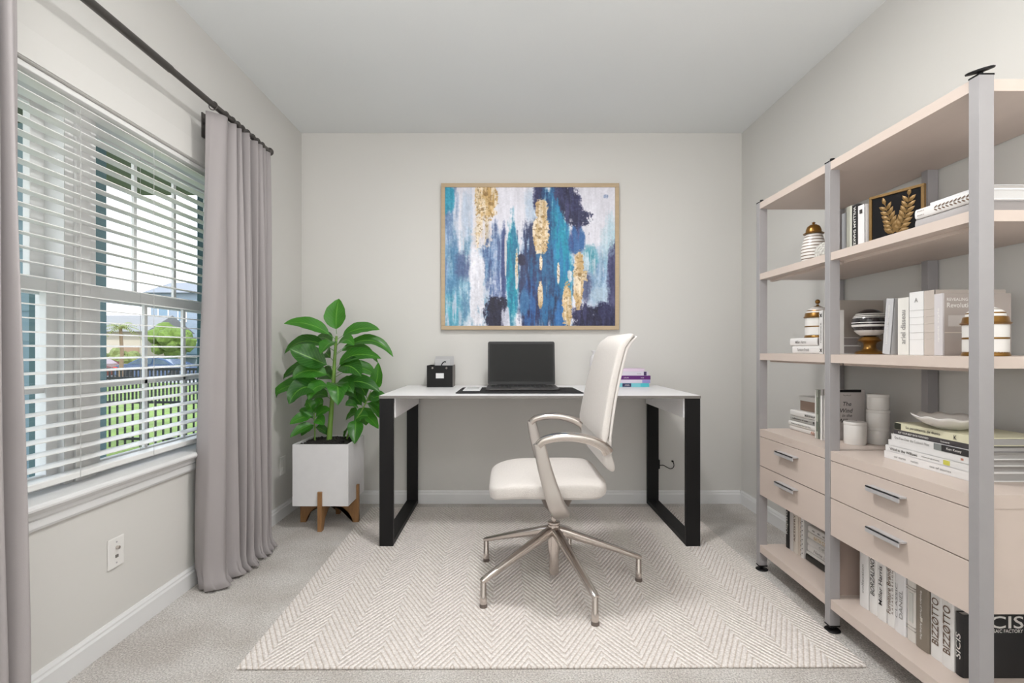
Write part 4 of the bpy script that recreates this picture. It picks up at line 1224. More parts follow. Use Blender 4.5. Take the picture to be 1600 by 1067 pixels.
# ---- bottom shelf, near bay: standing books, spines at X = 1.25
ZS = 0.120 + EPS
G = 'books standing on the bottom shelf, near bay'
W_ = (232, 230, 228)
cuts = [1.8136, 1.768, 1.727, 1.6855, 1.6485, 1.602, 1.564, 1.513, 1.4705, 1.4285, 1.4025]
specs = [
    ('white book with faint grey lettering, furthest in the near bottom row', (226, 224, 223), 0.205, [('collection', 0.10, 0.10, 0.010, M_inkgrey, 'up')], []),
    ('white book lettered in grey capitals BORZALINO', W_, 0.215, [('BORZALINO', 0.125, 0.125, 0.019, M_ink, 'up', None, 0.15)], []),
    ('white book lettered Miller Harris in small grey type', W_, 0.205, [('Miller Harris', 0.115, 0.13, 0.016, M_ink, 'up')], []),
    ('white book lettered Furniture Brands in brown', W_, 0.215, [('Furniture Brands', 0.115, 0.150, 0.017, M_inkbrown, 'up', 0.012), ('R A F A E L  D E S I G N', 0.115, 0.14, 0.006, M_inkbrown, 'up', 0.028)], []),
    ('thick pale book with two rows of faint grey capitals', (228, 227, 228), 0.215, [('CLASSIC', 0.10, 0.11, 0.009, M_inkgrey, 'up', 0.012), ('DANIEL', 0.095, 0.09, 0.014, M_inkgrey, 'up', 0.030)], []),
    ('cream book with narrow grey cross bands', (218, 214, 208), 0.205, [], [(0.165, 0.168, (178, 172, 166)), (0.158, 0.160, (178, 172, 166)), (0.045, 0.047, (178, 172, 166)), (0.035, 0.037, (178, 172, 166)), (0.06, 0.15, (206, 206, 200), 0.012, 0.028)]),
    ('thick taupe brown book with small pale script', (132, 122, 110), 0.205, [('Wonders of Parade', 0.135, 0.085, 0.007, M_inkwhite, 'down'), ('Andrea Pino', 0.055, 0.05, 0.007, M_inkwhite, 'down')], [(0.083, 0.096, (214, 208, 196), 0.022, 0.029)]),
    ('white book lettered BIZZOTTO, the one beside the taupe book', W_, 0.200, [('BIZZ\u00d8TTO', 0.110, 0.135, 0.024, M_inkbrown, 'up', None, 0.0)], []),
    ('white book lettered BIZZOTTO, the one beside the black book', W_, 0.195, [('BIZZ\u00d8TTO', 0.108, 0.135, 0.024, M_inkbrown, 'up', None, 0.0)], []),
    ('black book with white capitals SICIS on its spine and front cover', (28, 28, 29), 0.173, [('SICIS', 0.083, 0.070, 0.016, M_inkwhite, 'up', None, 0.1)], [])]
for i, (lab, col, H, tx, bands) in enumerate(specs):
    T = cuts[i] - cuts[i + 1] - 0.0015
    tx = [(t[0], t[1], t[2], min(t[3], T * 0.62), t[4], t[5], (t[6] if len(t) > 6 and t[6] else T / 2), (t[7] if len(t) > 7 else 0)) for t in tx]
    ctx = []
    D = 0.19 + 0.01 * (i % 3)
    if i == 9:
        D = 0.275
        ctx = [('SICIS', 0.0975, 0.1535, 0.140, 0.034, M_inkwhite), ('MOSAIC FACTORY', 0.116, 0.1295, 0.100, 0.0095, M_inkwhite)]
    book(lab, G, (1.246 + 0.003 * (i % 2), cuts[i], ZS), T, D, H, col, texts=tx, bands=bands, cover_text=ctx, pagecol=(206, 204, 202))

# ---- bottom shelf, far bay
G = 'books on the bottom shelf, far bay'
for lab, yf, T, H, col, tx in (
        ('black book with bold white lettering, at the far end of the bottom shelf', 2.345, 0.030, 0.20, (26, 26, 27), [('Klaparia', 0.115, 0.105, 0.018, M_inkwhite, 'up')]),
        ('light grey book beside the black lettered book on the bottom shelf', 2.313, 0.026, 0.20, (202, 198, 196), []),
        ('cream book with a column of brown marks on the bottom shelf', 2.285, 0.034, 0.205, (222, 214, 204), [('ARTISTRY', 0.11, 0.12, 0.012, M_inkbrown, 'up')]),
        ('plain beige book between the cream book and the patterned book', 2.249, 0.020, 0.20, (206, 194, 182), [])):
    book(lab, G, (1.275, yf, ZS), T, 0.19, H, col, texts=tx)
pb_ = book('white book with black leaf pattern, standing before the low stack', G, (1.276, 2.227, ZS), 0.022, 0.18, 0.172, (226, 224, 222))
bm = NB(); r5 = random.Random(9)
for i in range(16):
    z = 0.012 + i * 0.0098; x = 0.011 + 0.005 * (1 if i % 2 else -1)
    a = r5.uniform(0.3, 1.0) * (1 if i % 2 else -1)
    vs = [bm.verts.new((x + 0.0045 * math.cos(t) * math.cos(a) - 0.002 * math.sin(t) * math.sin(a), -0.0012, z + 0.0045 * math.cos(t) * math.sin(a) + 0.002 * math.sin(t) * math.cos(a))) for t in [k * PI / 4 for k in range(8)]]
    bm.faces.new(vs)
obj('leaf_pattern', bm, M_ink, pb_)
zz = ZS
for lab, T, H, yf, X, col, tx in (
        ('black book at the bottom of the low stack on the bottom shelf', 0.027, 0.30, 2.198, 1.282, (38, 38, 36), []),
        ('thin white book directly on the black one in the low stack', 0.014, 0.29, 2.196, 1.284, (224, 222, 220), []),
        ('white book with grey italic lettering in the low stack', 0.030, 0.29, 2.190, 1.286, (230, 228, 226), [('Home Interiors', 0.12, 0.15, 0.014, M_inkgrey, 'up', None, 0.3)]),
        ('pale grey book with a dark oval in the low stack', 0.026, 0.28, 2.192, 1.285, (212, 210, 208), [('OPERA', 0.13, 0.09, 0.010, M_inkgrey, 'up')]),
        ('white book lettered in gold, second from the top of the low stack', 0.026, 0.29, 2.188, 1.286, (226, 222, 216), [('BATH COUNTRY', 0.12, 0.15, 0.014, mat('gold_ink', (186, 160, 110), 0.5), 'up')]),
        ('white book with black speckles, top of the low stack', 0.026, 0.28, 2.190, 1.288, (222, 220, 218), [('* * * * * *', 0.13, 0.2, 0.008, M_ink, 'up')])):
    tx = [(t[0], t[1], t[2], t[3], t[4], t[5], T / 2, (t[7] if len(t) > 7 else 0)) for t in tx]
    lying(lab, G, X, yf, zz, T, 0.20, H, col, texts=tx, pagecol=(196, 192, 188)); zz += T + 0.0004

# ---- cabinet top, far bay
ZS = 0.656 + EPS
G = 'books on the cabinet top, far bay'
zz = ZS
for lab, T, H, yf, X, col, tx in (
        ('white paperback with an orange scribble, lowest on the far cabinet top', 0.020, 0.235, 2.355, 1.300, (226, 222, 218), [('Alice', 0.185, 0.045, 0.014, mat('orange_ink', (176, 112, 78), 0.6), 'up', None, 0.3)]),
        ('white paperback with a line of small black lettering', 0.020, 0.205, 2.358, 1.296, (228, 226, 222), [('Nineteen to infinity, New York Tales', 0.10, 0.15, 0.008, M_ink, 'up')]),
        ('grey patterned paperback with a dark butterfly mark', 0.024, 0.235, 2.352, 1.302, (176, 174, 170), [('reflections of style', 0.08, 0.12, 0.010, M_ink, 'up'), ('\u2022\u2022', 0.185, 0.020, 0.012, M_ink, 'up')]),
        ('white paperback with black lettering, topmost under the small box', 0.026, 0.235, 2.350, 1.300, (224, 222, 219), [('MARGINALIA', 0.155, 0.075, 0.010, M_ink, 'up'), ('V', 0.215, 0.010, 0.010, M_ink, 'up')])):
    tx = [(t[0], t[1], t[2], t[3], t[4], t[5], T / 2, (t[7] if len(t) > 7 else 0)) for t in tx]
    lying(lab, G, X, yf, zz, T, 0.17, H, col, texts=tx); zz += T + 0.0004
bxo = thing('keepsake_box', 'small brown box with a white lid on the white paperbacks', 'box', (1.39, 2.235, zz))
bm = NB(); box(bm, -0.058, 0.055, -0.090, 0.090, 0.0003, 0.044); obj('box_body', bm, mat('box_brown', (150, 128, 114), 0.6), bxo, bevel=0.001)
bm = NB(); box(bm, -0.063, 0.060, -0.095, 0.095, 0.0440, 0.064); obj('lid', bm, mat('box_lid_white', (222, 220, 217), 0.5), bxo, bevel=0.001)
gb = book('white book with a mossy green patterned spine beside the keepsake box', G, (1.272, 2.113, ZS), 0.022, 0.175, 0.200, (168, 172, 160), rounded=False, bands=[(0.001, 0.199, (224, 222, 218), 0.0, 0.007), (0.03, 0.07, (92, 102, 88), 0.009, 0.018), (0.10, 0.17, (120, 126, 112), 0.011, 0.019)])
# the cover with the handwritten title, seen between post and canisters
wl_ = book('grey book with handwritten black title, propped behind the white canisters', G, (1.280, 2.088, ZS), 0.014, 0.170, 0.203, (206, 200, 198), rounded=False,
           cover_text=[('The', 0.098, 0.145, 0.034, 0.017, M_ink, 0.2), ('Wind', 0.095, 0.118, 0.052, 0.017, M_ink, 0.2), ('in the', 0.098, 0.098, 0.040, 0.012, M_ink, 0.2), ('Willows', 0.100, 0.076, 0.076, 0.018, M_ink, 0.2)])
bm = NB(); box(bm, 0.0142, 0.0149, 0.02, 0.155, 0.192, 0.2028); obj('title_bar', bm, M_black, wl_)
bm = NB()
for s in (-1, 1):
    tube(bm, spline([(0.0146, 0.098, 0.181), (0.0146, 0.098 + s * 0.008, 0.178), (0.0146, 0.098 + s * 0.016, 0.182)], 4), 0.0007, 6)
obj('flourish', bm, M_ink, wl_)
book('slim white upright book next to the middle post on the cabinet top', G, (1.268, 2.071, ZS), 0.014, 0.060, 0.180, (232, 230, 228), rounded=False)

G2 = 'white canisters on the cabinet top'
def canister(label, x, y_, z, r, h, lid=True, foot=True):
    t = thing('canister', label, 'canister', (x, y_, z), group=G2)
    bm = NB(); lathe(bm, [(0, 0), (r * 0.94, 0), (r * 0.96, 0.002), (r * 0.96, 0.006), (r, 0.009), (r, h - 0.014), (r * 0.98, h - 0.012), (0, h - 0.012)], n=40); obj('jar_body', bm, M_ceramic, t, smooth=True, angle=35)
    bm = NB(); lathe(bm, [(0, h - 0.012), (r * 0.985, h - 0.012), (r * 1.02, h - 0.010), (r * 1.02, h - 0.003), (r * 0.98, h), (r * 0.9, h - 0.001), (0, h - 0.001)], n=40); obj('lid', bm, M_ceramic, t, smooth=True, angle=35)


canister('short white ceramic canister standing alone left of the tall stack', 1.350, 1.985, ZS, 0.0380, 0.086)
canister('white ceramic canister at the foot of the stack of three', 1.441, 1.988, ZS, 0.0355, 0.064)
canister('white ceramic canister in the middle of the stack of three', 1.441, 1.988, ZS + 0.0643, 0.0382, 0.068)
canister('white ceramic canister at the top of the stack of three', 1.441, 1.988, ZS + 0.1326, 0.0368, 0.060)

# ---- cabinet top, near bay: stack with the scalloped bowl
G = 'paperbacks stacked on the cabinet top, near bay'
zz = ZS
stk = [
    ('white paperback at the very bottom beside the near post', 0.0245, 0.325, 1.738, 1.281, (232, 230, 229), [('our stories', 0.07, 0.05, 0.007, M_inkgrey, 'up'), ('mothers', 0.13, 0.03, 0.007, M_inkgrey, 'up'), ('sea of stories', 0.225, 0.075, 0.007, M_inkgrey, 'up')], []),
    ('white paperback with a yellow emblem, lettered Wind in the Willows', 0.0195, 0.322, 1.735, 1.283, (230, 229, 228), [('Wind in the Willows', 0.078, 0.115, 0.009, M_ink, 'up'), ('kenneth grahame', 0.185, 0.065, 0.005, M_ink, 'up')], [(0.230, 0.252, (208, 204, 90), 0.003, 0.0165)]),
    ('blank white paperback with a tiny red mark, third from below', 0.0190, 0.322, 1.726, 1.286, (228, 227, 226), [], [(0.276, 0.284, (190, 130, 110), 0.006, 0.012)]),
    ('white paperback whose spine turns black at the near end', 0.0210, 0.315, 1.712, 1.286, (226, 225, 224), [("One Flew Over the Cuckoo's Nest", 0.085, 0.14, 0.009, M_inkgrey, 'up'), ('Ken Kesey', 0.240, 0.05, 0.009, M_inkwhite, 'up')], [(0.170, 0.200, (128, 132, 130)), (0.198, 0.314, (48, 47, 48))]),
    ('dark grey paperback with thin white lettering', 0.0150, 0.315, 1.706, 1.290, (72, 68, 70), [('PUT YOUR BEST SHOE FORWARD', 0.080, 0.12, 0.006, M_inkwhite, 'up'), ('Lucent', 0.200, 0.03, 0.005, M_inkwhite, 'up')], []),
    ('cream yellow paperback on top, under the scalloped bowl', 0.0225, 0.305, 1.704, 1.290, (222, 218, 190), [('La persistenza de dusto', 0.115, 0.130, 0.011, M_ink, 'up'), ('K', 0.232, 0.010, 0.013, M_ink, 'up')], [(0.001, 0.028, (42, 44, 34))])]
for lab, T, H, yf, X, col, tx, bands in stk:
    tx = [(t[0], t[1], t[2], t[3], t[4], t[5], T / 2, 0) for t in tx]
    lying(lab, G, X, yf, zz, T, 0.20, H, col, texts=tx, bands=bands, rounded=False, pagecol=(186, 183, 181)); zz += T + 0.0004
bm = NB(); n = 64; rings = []
prof = [(0.0, 0.0, 0), (0.040, 0.0, 0), (0.052, 0.004, 0), (0.085, 0.016, .3), (0.112, 0.031, .8), (0.1245, 0.040, 1), (0.1225, 0.0415, 1), (0.108, 0.034, .8), (0.080, 0.020, .3), (0.050, 0.008, 0), (0.0, 0.005, 0)]
for (r, z, sc) in prof:
    if r == 0: rings.append([bm.verts.new((0, 0, z))]); continue
    rings.append([bm.verts.new(((r * (1 + 0.035 * sc * math.cos(11 * t))) * math.cos(t), (r * (1 + 0.035 * sc * math.cos(11 * t))) * math.sin(t), z + 0.003 * sc * math.cos(11 * t))) for t in [2 * PI * i / n for i in range(n)]])
for r0, r1 in zip(rings, rings[1:]):
    for i in range(n):
        j = (i + 1) % n
        if len(r0) == 1: bm.faces.new((r0[0], r1[i], r1[j]))
        elif len(r1) == 1: bm.faces.new((r0[i], r1[0], r0[j]))
        else: bm.faces.new((r0[i], r0[j], r1[j], r1[i]))
bo = obj('scalloped_bowl', bm, M_ceramic, smooth=True, angle=180); bo.location = (1.347, 1.555, zz); bo.scale = (0.76, 0.76, 0.95)
tag(bo, 'shallow white bowl with a scalloped rim on the cream yellow paperback', 'bowl')

# ---- third level, far bay
ZS = 1.004 + EPS
G = 'books on the middle shelf'
lying('white book lettered Furniture Brands lying flat on the middle shelf', G, 1.268, 2.275, ZS, 0.0325, 0.17, 0.195, W_, texts=[('Furniture Brands', 0.085, 0.085, 0.013, M_inkgrey, 'up', 0.016, 0)], pagecol=(170, 162, 160))
lying('white book lettered Miller Harris, under the ribbed jar on the middle shelf', G, 1.266, 2.290, ZS + 0.033, 0.0335, 0.17, 0.200, W_, texts=[('Miller Harris', 0.085, 0.080, 0.012, M_inkgrey, 'up', 0.017, 0)], pagecol=(170, 162, 160))


def ribbed_jar(label, x, y_, z, s=1.0):
    t = thing('ribbed_jar', label, 'jar', (x, y_, z), group='white ribbed jars with brass bands')
    R = 0.0470 * s
    bm = NB(); n = 72; rings = []
    zsx = [0.010, 0.012, 0.084, 0.086]
    rows_ = [0.010 + 0.0042 * k for k in range(19)]
    for k, z_ in enumerate(rows_):
        rings.append([bm.verts.new(((R + 0.0010 * (1 if (i + k) % 2 else -1)) * math.cos(2 * PI * i / n), (R + 0.0010 * (1 if (i + k) % 2 else -1)) * math.sin(2 * PI * i / n), z_ * s)) for i in range(n)])
    for a, b in zip(rings, rings[1:]):
        for i in range(n): bm.faces.new((a[i], a[(i + 1) % n], b[(i + 1) % n], b[i]))
    bm.faces.new(rings[0]); bm.faces.new(rings[-1])
    obj('jar_body', bm, M_ceramic, t, smooth=True, angle=180)
    bm = NB(); lathe(bm, [(0, 0), (R * 1.07, 0), (R * 1.08, 0.003 * s), (R * 1.02, 0.009 * s), (R * 0.98, 0.011 * s), (0, 0.011 * s)], n=48); obj('brass_foot', bm, M_brass, t, smooth=True, angle=40)
    bm = NB(); lathe(bm, [(R * 0.9, 0.045 * s), (R * 1.03, 0.045 * s), (R * 1.045, 0.0475 * s), (R * 1.03, 0.050 * s), (R * 0.9, 0.050 * s)], n=48); obj('brass_band', bm, M_brass, t, smooth=True)
    bm = NB(); lathe(bm, [(0, 0.084 * s), (R * 1.05, 0.084 * s), (R * 1.15, 0.088 * s), (R * 1.04, 0.092 * s), (R * 1.0, 0.104 * s), (R * 0.96, 0.106 * s), (0, 0.106 * s)], n=48); obj('brass_collar', bm, M_brass, t, smooth=True, angle=50)
    bm = NB()
    lathe(bm, [(0, 0.105 * s, 0), (R * 0.90, 0.105 * s, 0), (R * 0.89, 0.113 * s, 1), (R * 0.86, 0.117 * s, 0), (R * 0.70, 0.124 * s, 1), (R * 0.66, 0.1255 * s, 0), (R * 0.42, 0.131 * s, 1), (R * 0.28, 0.134 * s, 1), (R * 0.12, 0.137 * s, 1), (R * 0.10, 0.142 * s, 1), (0, 0.143 * s)], n=48)
    obj('lid', bm, [M_ceramic, M_brass], t, smooth=True, angle=50)
    bm = NB(); bmesh.ops.create_uvsphere(bm, u_segments=20, v_segments=12, radius=0.0098 * s); bmesh.ops.translate(bm, vec=(0, 0, 0.154 * s), verts=bm.verts); obj('knob', bm, M_brass, t, smooth=True)


ribbed_jar('white ribbed jar with brass bands and knob, on two flat white books', 1.329, 2.190, 1.0718 + EPS, 1.0)
tb = book('tall slim white book with black motifs beside the ribbed jar', G, (1.270, 2.082, ZS), 0.024, 0.085, 0.176, (228, 226, 224), rounded=False,
          texts=[('\u2716', 0.155, 0.016, 0.016, M_ink, 'flat', 0.012), ('\u2716', 0.014, 0.016, 0.016, M_ink, 'flat', 0.012), ('romance', 0.085, 0.08, 0.008, M_inkgrey, 'up', 0.012)])
tp = book('large taupe book with a pale spine edge, standing behind the striped sphere', G, (1.362, 2.118, ZS), 0.020, 0.180, 0.219, (172, 163, 154), rounded=False, bands=[(0.0, 0.219, (222, 208, 192), 0.0, 0.020)])
sp_ = thing('striped_sphere', 'black and white striped sphere ornament on a brass pedestal', 'ornament', (1.407, 1.985, ZS))
bm = NB(); n = 40; NR = 60; R = 0.0600; zc = 0.119
bands_ = [(-1.0, -.86, 1), (-.86, -.50, 0), (-.50, -.28, 1), (-.28, -.10, 0), (-.10, -.02, 1), (-.02, .07, 0), (.07, .34, 1), (.34, .42, 0), (.42, .46, 1), (.46, .53, 0), (.53, .57, 1), (.57, .66, 0), (.66, 1.0, 1)]
prof = []
for k in range(NR + 1):
    a = -PI / 2 + PI * k / NR
    h = math.sin(a)
    h2 = math.sin(-PI / 2 + PI * (k + 0.5) / NR)
    mi = [b[2] for b in bands_ if b[0] <= h2 <= b[1]]
    prof.append((max(0, R * math.cos(a)), zc + R * 0.92 * h, mi[0] if mi else 1))
prof[0] = (0, prof[0][1], 1); prof[-1] = (0, prof[-1][1], 1)
lathe(bm, prof, n=48); obj('sphere', bm, [M_ceramic, mat('glaze_black', (42, 38, 40), 0.25, coat=0.4)], sp_, smooth=True, angle=180)
bm = NB(); lathe(bm, [(0, 0), (0.048, 0), (0.050, 0.004), (0.044, 0.010), (0.030, 0.014), (0.022, 0.022), (0.020, 0.034), (0.024, 0.044), (0.036, 0.049), (0.040, 0.053), (0.034, 0.058), (0.028, 0.066), (0, 0.066)], n=40)
obj('pedestal', bm, M_brass, sp_, smooth=True, angle=50)

# ---- third level, near bay
G = 'upright books on the middle shelf, near bay'
book('silver grey book leaning against the cream book on the middle shelf', G, (1.292, 1.762, ZS + 0.0040), 0.034, 0.175, 0.188, (196, 196, 198), texts=[('Ludovica Mereghetti', 0.10, 0.13, 0.009, M_inkwhite, 'up')], lean=math.radians(6.0), rounded=False)
for (lab, yf, T, H, D, col, tx, bands, ctx) in (
        ('cream book with faint grey script, between the leaning and the widest book', 1.680, 0.046, 0.185, 0.18, (226, 224, 218), [('ariel disseau', 0.09, 0.11, 0.020, M_inkgrey, 'up')], [], []),
        ('tall white book with a pale letter A and fine cross lines', 1.632, 0.056, 0.198, 0.215, (230, 229, 228), [('A', 0.172, 0.014, 0.014, M_inkgrey, 'flat')], [(0.140, 0.1412, (210, 209, 208)), (0.118, 0.1192, (208, 206, 205)), (0.096, 0.0972, (210, 208, 207)), (0.070, 0.0712, (208, 206, 205)), (0.048, 0.0492, (210, 208, 207))], []),
        ('tall taupe book with pale cross lines beside the white A book', 1.575, 0.038, 0.197, 0.215, (194, 184, 176), [], [(0.140, 0.1412, (210, 202, 194)), (0.118, 0.1192, (210, 202, 194)), (0.096, 0.0972, (210, 202, 194)), (0.070, 0.0712, (208, 200, 192)), (0.048, 0.0492, (210, 202, 194))], []),
        ('book with pale spine and taupe cover lettered Revolution', 1.536, 0.030, 0.183, 0.20, (176, 166, 160), [('quiet style', 0.09, 0.10, 0.008, M_inkwhite, 'up')], [(0.0, 0.183, (206, 202, 204), 0.0, 0.030)],
         [('REVEALING the', 0.052, 0.165, 0.082, 0.009, M_inkwhite), ('Revolution', 0.052, 0.148, 0.082, 0.014, M_inkwhite)])):
    tx = [(t[0], t[1], t[2], t[3], t[4], t[5], T / 2, 0) for t in tx]
    b_ = book(lab, G, (1.283, yf, ZS), T, D, H, col, texts=tx, bands=bands, cover_text=ctx, rounded=False)
    if 'Revolution' in lab:
        bm = NB(); box(bm, T + 0.0004, T + 0.001, 0.014, 0.07, 0.085, 0.118); obj('cover_panel', bm, mat('cover_pale_panel', (200, 194, 190), 0.6), b_)
        bm = NB(); box(bm, T + 0.0004, T + 0.0012, 0.004, 0.06, 0.066, 0.0685); obj('cover_line', bm, mat('cover_pale_line', (216, 208, 198), 0.6), b_)
ribbed_jar('white ribbed jar with brass bands, half hidden behind the near post', 1.297, 1.388, ZS, 1.0)

# ---- second level
ZS = 1.372 + EPS
jr = thing('ginger_jar', 'white ginger jar with brown stripes and a brass domed lid', 'jar', (1.327, 2.215, ZS))
prof = []; R = 0.0495; hj = 0.150
K = 77
for k in range(K + 1):
    q = k / K
    r = R * (0.62 + 0.38 * math.sin(PI * min(1, (q * 0.93 + 0.08)) ** 0.88) ** 0.9) if q < 0.96 else R * 0.60
    prof.append((r, hj * q, 1 if (k % 7) in (5, 6) else 0))
prof = [(0, 0, 0)] + prof + [(0, hj)]
bm = NB(); lathe(bm, prof, n=48); obj('jar_body', bm, [M_ceramic, mat('stripe_brown', (112, 88, 66), 0.35)], jr, smooth=True, angle=60)
bm = NB(); lathe(bm, [(0, hj), (R * 0.80, hj - 0.002), (R * 0.82, hj + 0.001), (R * 0.62, hj + 0.006), (R * 0.60, hj + 0.016), (R * 0.50, hj + 0.030), (R * 0.28, hj + 0.038), (R * 0.08, hj + 0.040), (R * 0.10, hj + 0.044), (R * 0.16, hj + 0.047), (0, hj + 0.052)], n=40); obj('lid', bm, M_brass, jr, smooth=True, angle=50)
bm = NB(); bmesh.ops.create_icosphere(bm, subdivisions=3, radius=0.043); bmesh.ops.translate(bm, vec=(0, 0, 0.0432), verts=bm.verts)
for f in list(bm.faces): pass
fs = [f for i, f in enumerate(bm.faces)]
bmesh.ops.inset_individual(bm, faces=fs, thickness=0.0012, depth=-0.0016)
co_ = obj('coral_ball', bm, mat('coral_white', (222, 216, 208), 0.6, var=0.25, vscale=90), smooth=False); co_.location = (1.298, 2.078, ZS)
tag(co_, 'round white openwork ball beside the ginger jar', 'ornament')
G = 'books on the upper shelf'
for (lab, yf, T, H, D, col, tx, bands) in (
        ('grey book furthest in on the upper shelf, beside the middle post', 1.895, 0.024, 0.150, 0.13, (156, 156, 158), [], []),
        ('pale greenish cream book on the upper shelf', 1.869, 0.029, 0.168, 0.14, (214, 214, 200), [], []),
        ('black book lettered WILLIAM SHAKESPEARE in white', 1.838, 0.027, 0.165, 0.15, (36, 35, 36), [('WILLIAM SHAKES', 0.085, 0.145, 0.013, M_inkwhite, 'down')], []),
        ('white book with a small black square mark on the upper shelf', 1.808, 0.032, 0.155, 0.14, (230, 228, 228), [('\u25a0', 0.132, 0.014, 0.014, M_ink, 'flat')], [])):
    tx = [(t[0], t[1], t[2], t[3], t[4], t[5], T / 2, 0) for t in tx]
    book(lab, G, (1.240, yf, ZS), T, D, H, col, texts=tx, bands=bands, rounded=False)
# framed leaf picture
fl = thing('framed_leaf_art', 'small black picture of two gold leaf sprigs in a gold frame', 'picture', (1.251, 1.764, ZS))
dv = Vector((0.062, -0.154, 0)); wF = 0.168; hF = 0.172
fl.rotation_euler = (0, 0, math.atan2(dv.y, dv.x))     # local x runs along the picture, local -y faces the room
bm = NB(); t_ = 0.009
box(bm, 0, wF, -0.006, 0.006, 0, t_); box(bm, 0, wF, -0.006, 0.006, hF - t_, hF); box(bm, 0, t_, -0.006, 0.006, t_, hF - t_); box(bm, wF - t_, wF, -0.006, 0.006, t_, hF - t_)
M_gold = mat('antique_gold', (124, 96, 54), 0.45, 0.4, var=0.12, vscale=40)
obj('frame', bm, M_gold, fl, bevel=0.001)
bm = NB(); box(bm, t_, wF - t_, -0.002, 0.003, t_, hF - t_); obj('backing', bm, mat('picture_black', (20, 19, 21), 0.8, spec=0.2), fl)
def sprig(P0, P1, P2, n, size):
    bm = NB(); pts = []
    for i in range(15):
        s = i / 14; pts.append(Vector(P0) * (1 - s) ** 2 + Vector(P1) * 2 * s * (1 - s) + Vector(P2) * s * s)
    tube(bm, [(p.x, -0.0035, p.y) for p in [Vector((q.x, q.y)) for q in pts]], 0.0009, 6)
    for i in range(n):
        s = 0.12 + 0.84 * i / (n - 1); p = Vector(P0) * (1 - s) ** 2 + Vector(P1) * 2 * s * (1 - s) + Vector(P2) * s * s
        tg = ((Vector(P1) - Vector(P0)) * (1 - s) + (Vector(P2) - Vector(P1)) * s).normalized()
        base = math.atan2(tg.y, tg.x)
        for sd in ((1, -1) if i < n - 1 else (0,)):
            a = base + sd * 0.75; ln = size * (1 - 0.25 * s)
            d = Vector((math.cos(a), math.sin(a), 0)); w_ = Vector((-d.y, d.x, 0)) * ln * 0.22
            q = [p, p + d * ln * 0.35 + w_, p + d * ln * 0.7 + w_ * 0.8, p + d * ln, p + d * ln * 0.7 - w_ * 0.8, p + d * ln * 0.35 - w_]
            top = [bm.verts.new((v.x, -0.0035 if k in (0, 3) else -0.0042, v.y)) for k, v in enumerate(q)]
            ridge = bm.verts.new(((p + d * ln * 0.5).x, -0.0058, (p + d * ln * 0.5).y))
            for k in range(6): bm.faces.new((top[k], top[(k + 1) % 6], ridge))
    obj('leaf_sprig', bm, M_gold, fl)
sprig((0.078, 0.022, 0), (0.070, 0.07, 0), (0.050, 0.138, 0), 7, 0.037)
sprig((0.080, 0.020, 0), (0.118, 0.07, 0), (0.124, 0.150, 0), 8, 0.038)
# flat books near post
lying('light grey book lying flat, lowest by the near post on the upper shelf', G, 1.212, 1.520, ZS, 0.033, 0.20, 0.205, (176, 172, 172), pagecol=(170, 164, 162))
pb2 = lying('white book with brown leaf ornaments lying on the grey book', G, 1.208, 1.516, ZS + 0.0335, 0.028, 0.22, 0.204, (228, 226, 224), pagecol=(226, 224, 222))
bm = NB(); r5 = random.Random(4)
for i in range(11):
    z = 0.075 + i * 0.0125
    for s in (-1, 1):
        cx_, a = 0.014 + s * 0.0045, s * 0.9
        vs = [bm.verts.new((cx_ + 0.006 * math.cos(t) * math.sin(a) * 0.6 + 0.0022 * math.sin(t), -0.0014, z + 0.006 * math.cos(t))) for t in [k * PI / 4 for k in range(8)]]
        bm.faces.new(vs)
obj('leaf_ornament', bm, M_inkbrown, pb2); bm = NB()
for i in range(5):
    for s in (-1, 1):
        z = 0.012 + i * 0.005
        vs = [bm.verts.new((0.014 + s * 0.006 + 0.0016 * math.sin(t), -0.0014, z + 0.0016 * math.cos(t))) for t in [k * PI / 3 for k in range(6)]]; bm.faces.new(vs)
obj('dotted_ornament', bm, M_inkbrown, pb2)
lying('thin white booklet on top of the leaf ornament book', G, 1.222, 1.478, ZS + 0.0620, 0.010, 0.190, 0.165, (226, 225, 226), rounded=False)
bm = NB(); rslab(bm, -0.045, 0.045, -0.04, 0.04, 0, 0.006, 0.003); tr_ = obj('small_tray', bm, M_ceramic); tr_.location = (1.285, 1.40, ZS + 0.0724)
tag(tr_, 'tiny white tray on the thin booklet by the near post', 'tray')

# ------------------------------------------------------------------ outside
def ext(name, bm, m, label, cat=None, kind=None, group=None, **k):
    return tag(obj(name, bm, m, **k), label, cat, group, kind)


M_grass = mat('lawn', (98, 118, 46), 0.9, bump=0.8, bscale=60, var=0.35, vscale=1.5)
M_teal = mat('porch_teal', (72, 98, 100), 0.7, var=0.06, vscale=8)
bm = NB()
rows = []
for y_, z in ((-3, -0.12), (6.5, -0.12), (30, -0.92)):
    rows.append([bm.verts.new((x, y_, z)) for x in (-60, -3.2 if False else XL - TH - 0.01)])
for a, b in zip(rows, rows[1:]): bm.faces.new((a[0], a[1], b[1], b[0]))
lw = ext('lawn', bm, M_grass, 'bright green lawn sloping away outside the window', 'grass', kind='stuff')
bm = NB(); box(bm, -80, 20, 30, 40, -1.0, -0.92); ext('street', bm, mat('asphalt', (150, 150, 150), 0.9), 'grey street beyond the lawn', kind='structure')
bm = NB(); box(bm, -100, 20, 40, 90, -1.0, -0.9); ext('far_ground', bm, M_grass, 'ground beyond the street', kind='structure')
bm = NB(); box(bm, -3.0, XL - TH - 0.005, 0.2, 4.25, -0.12, -0.02); ext('porch_floor', bm, mat('concrete', (176, 182, 190), 0.8, var=0.05), 'pale concrete porch floor', kind='structure')
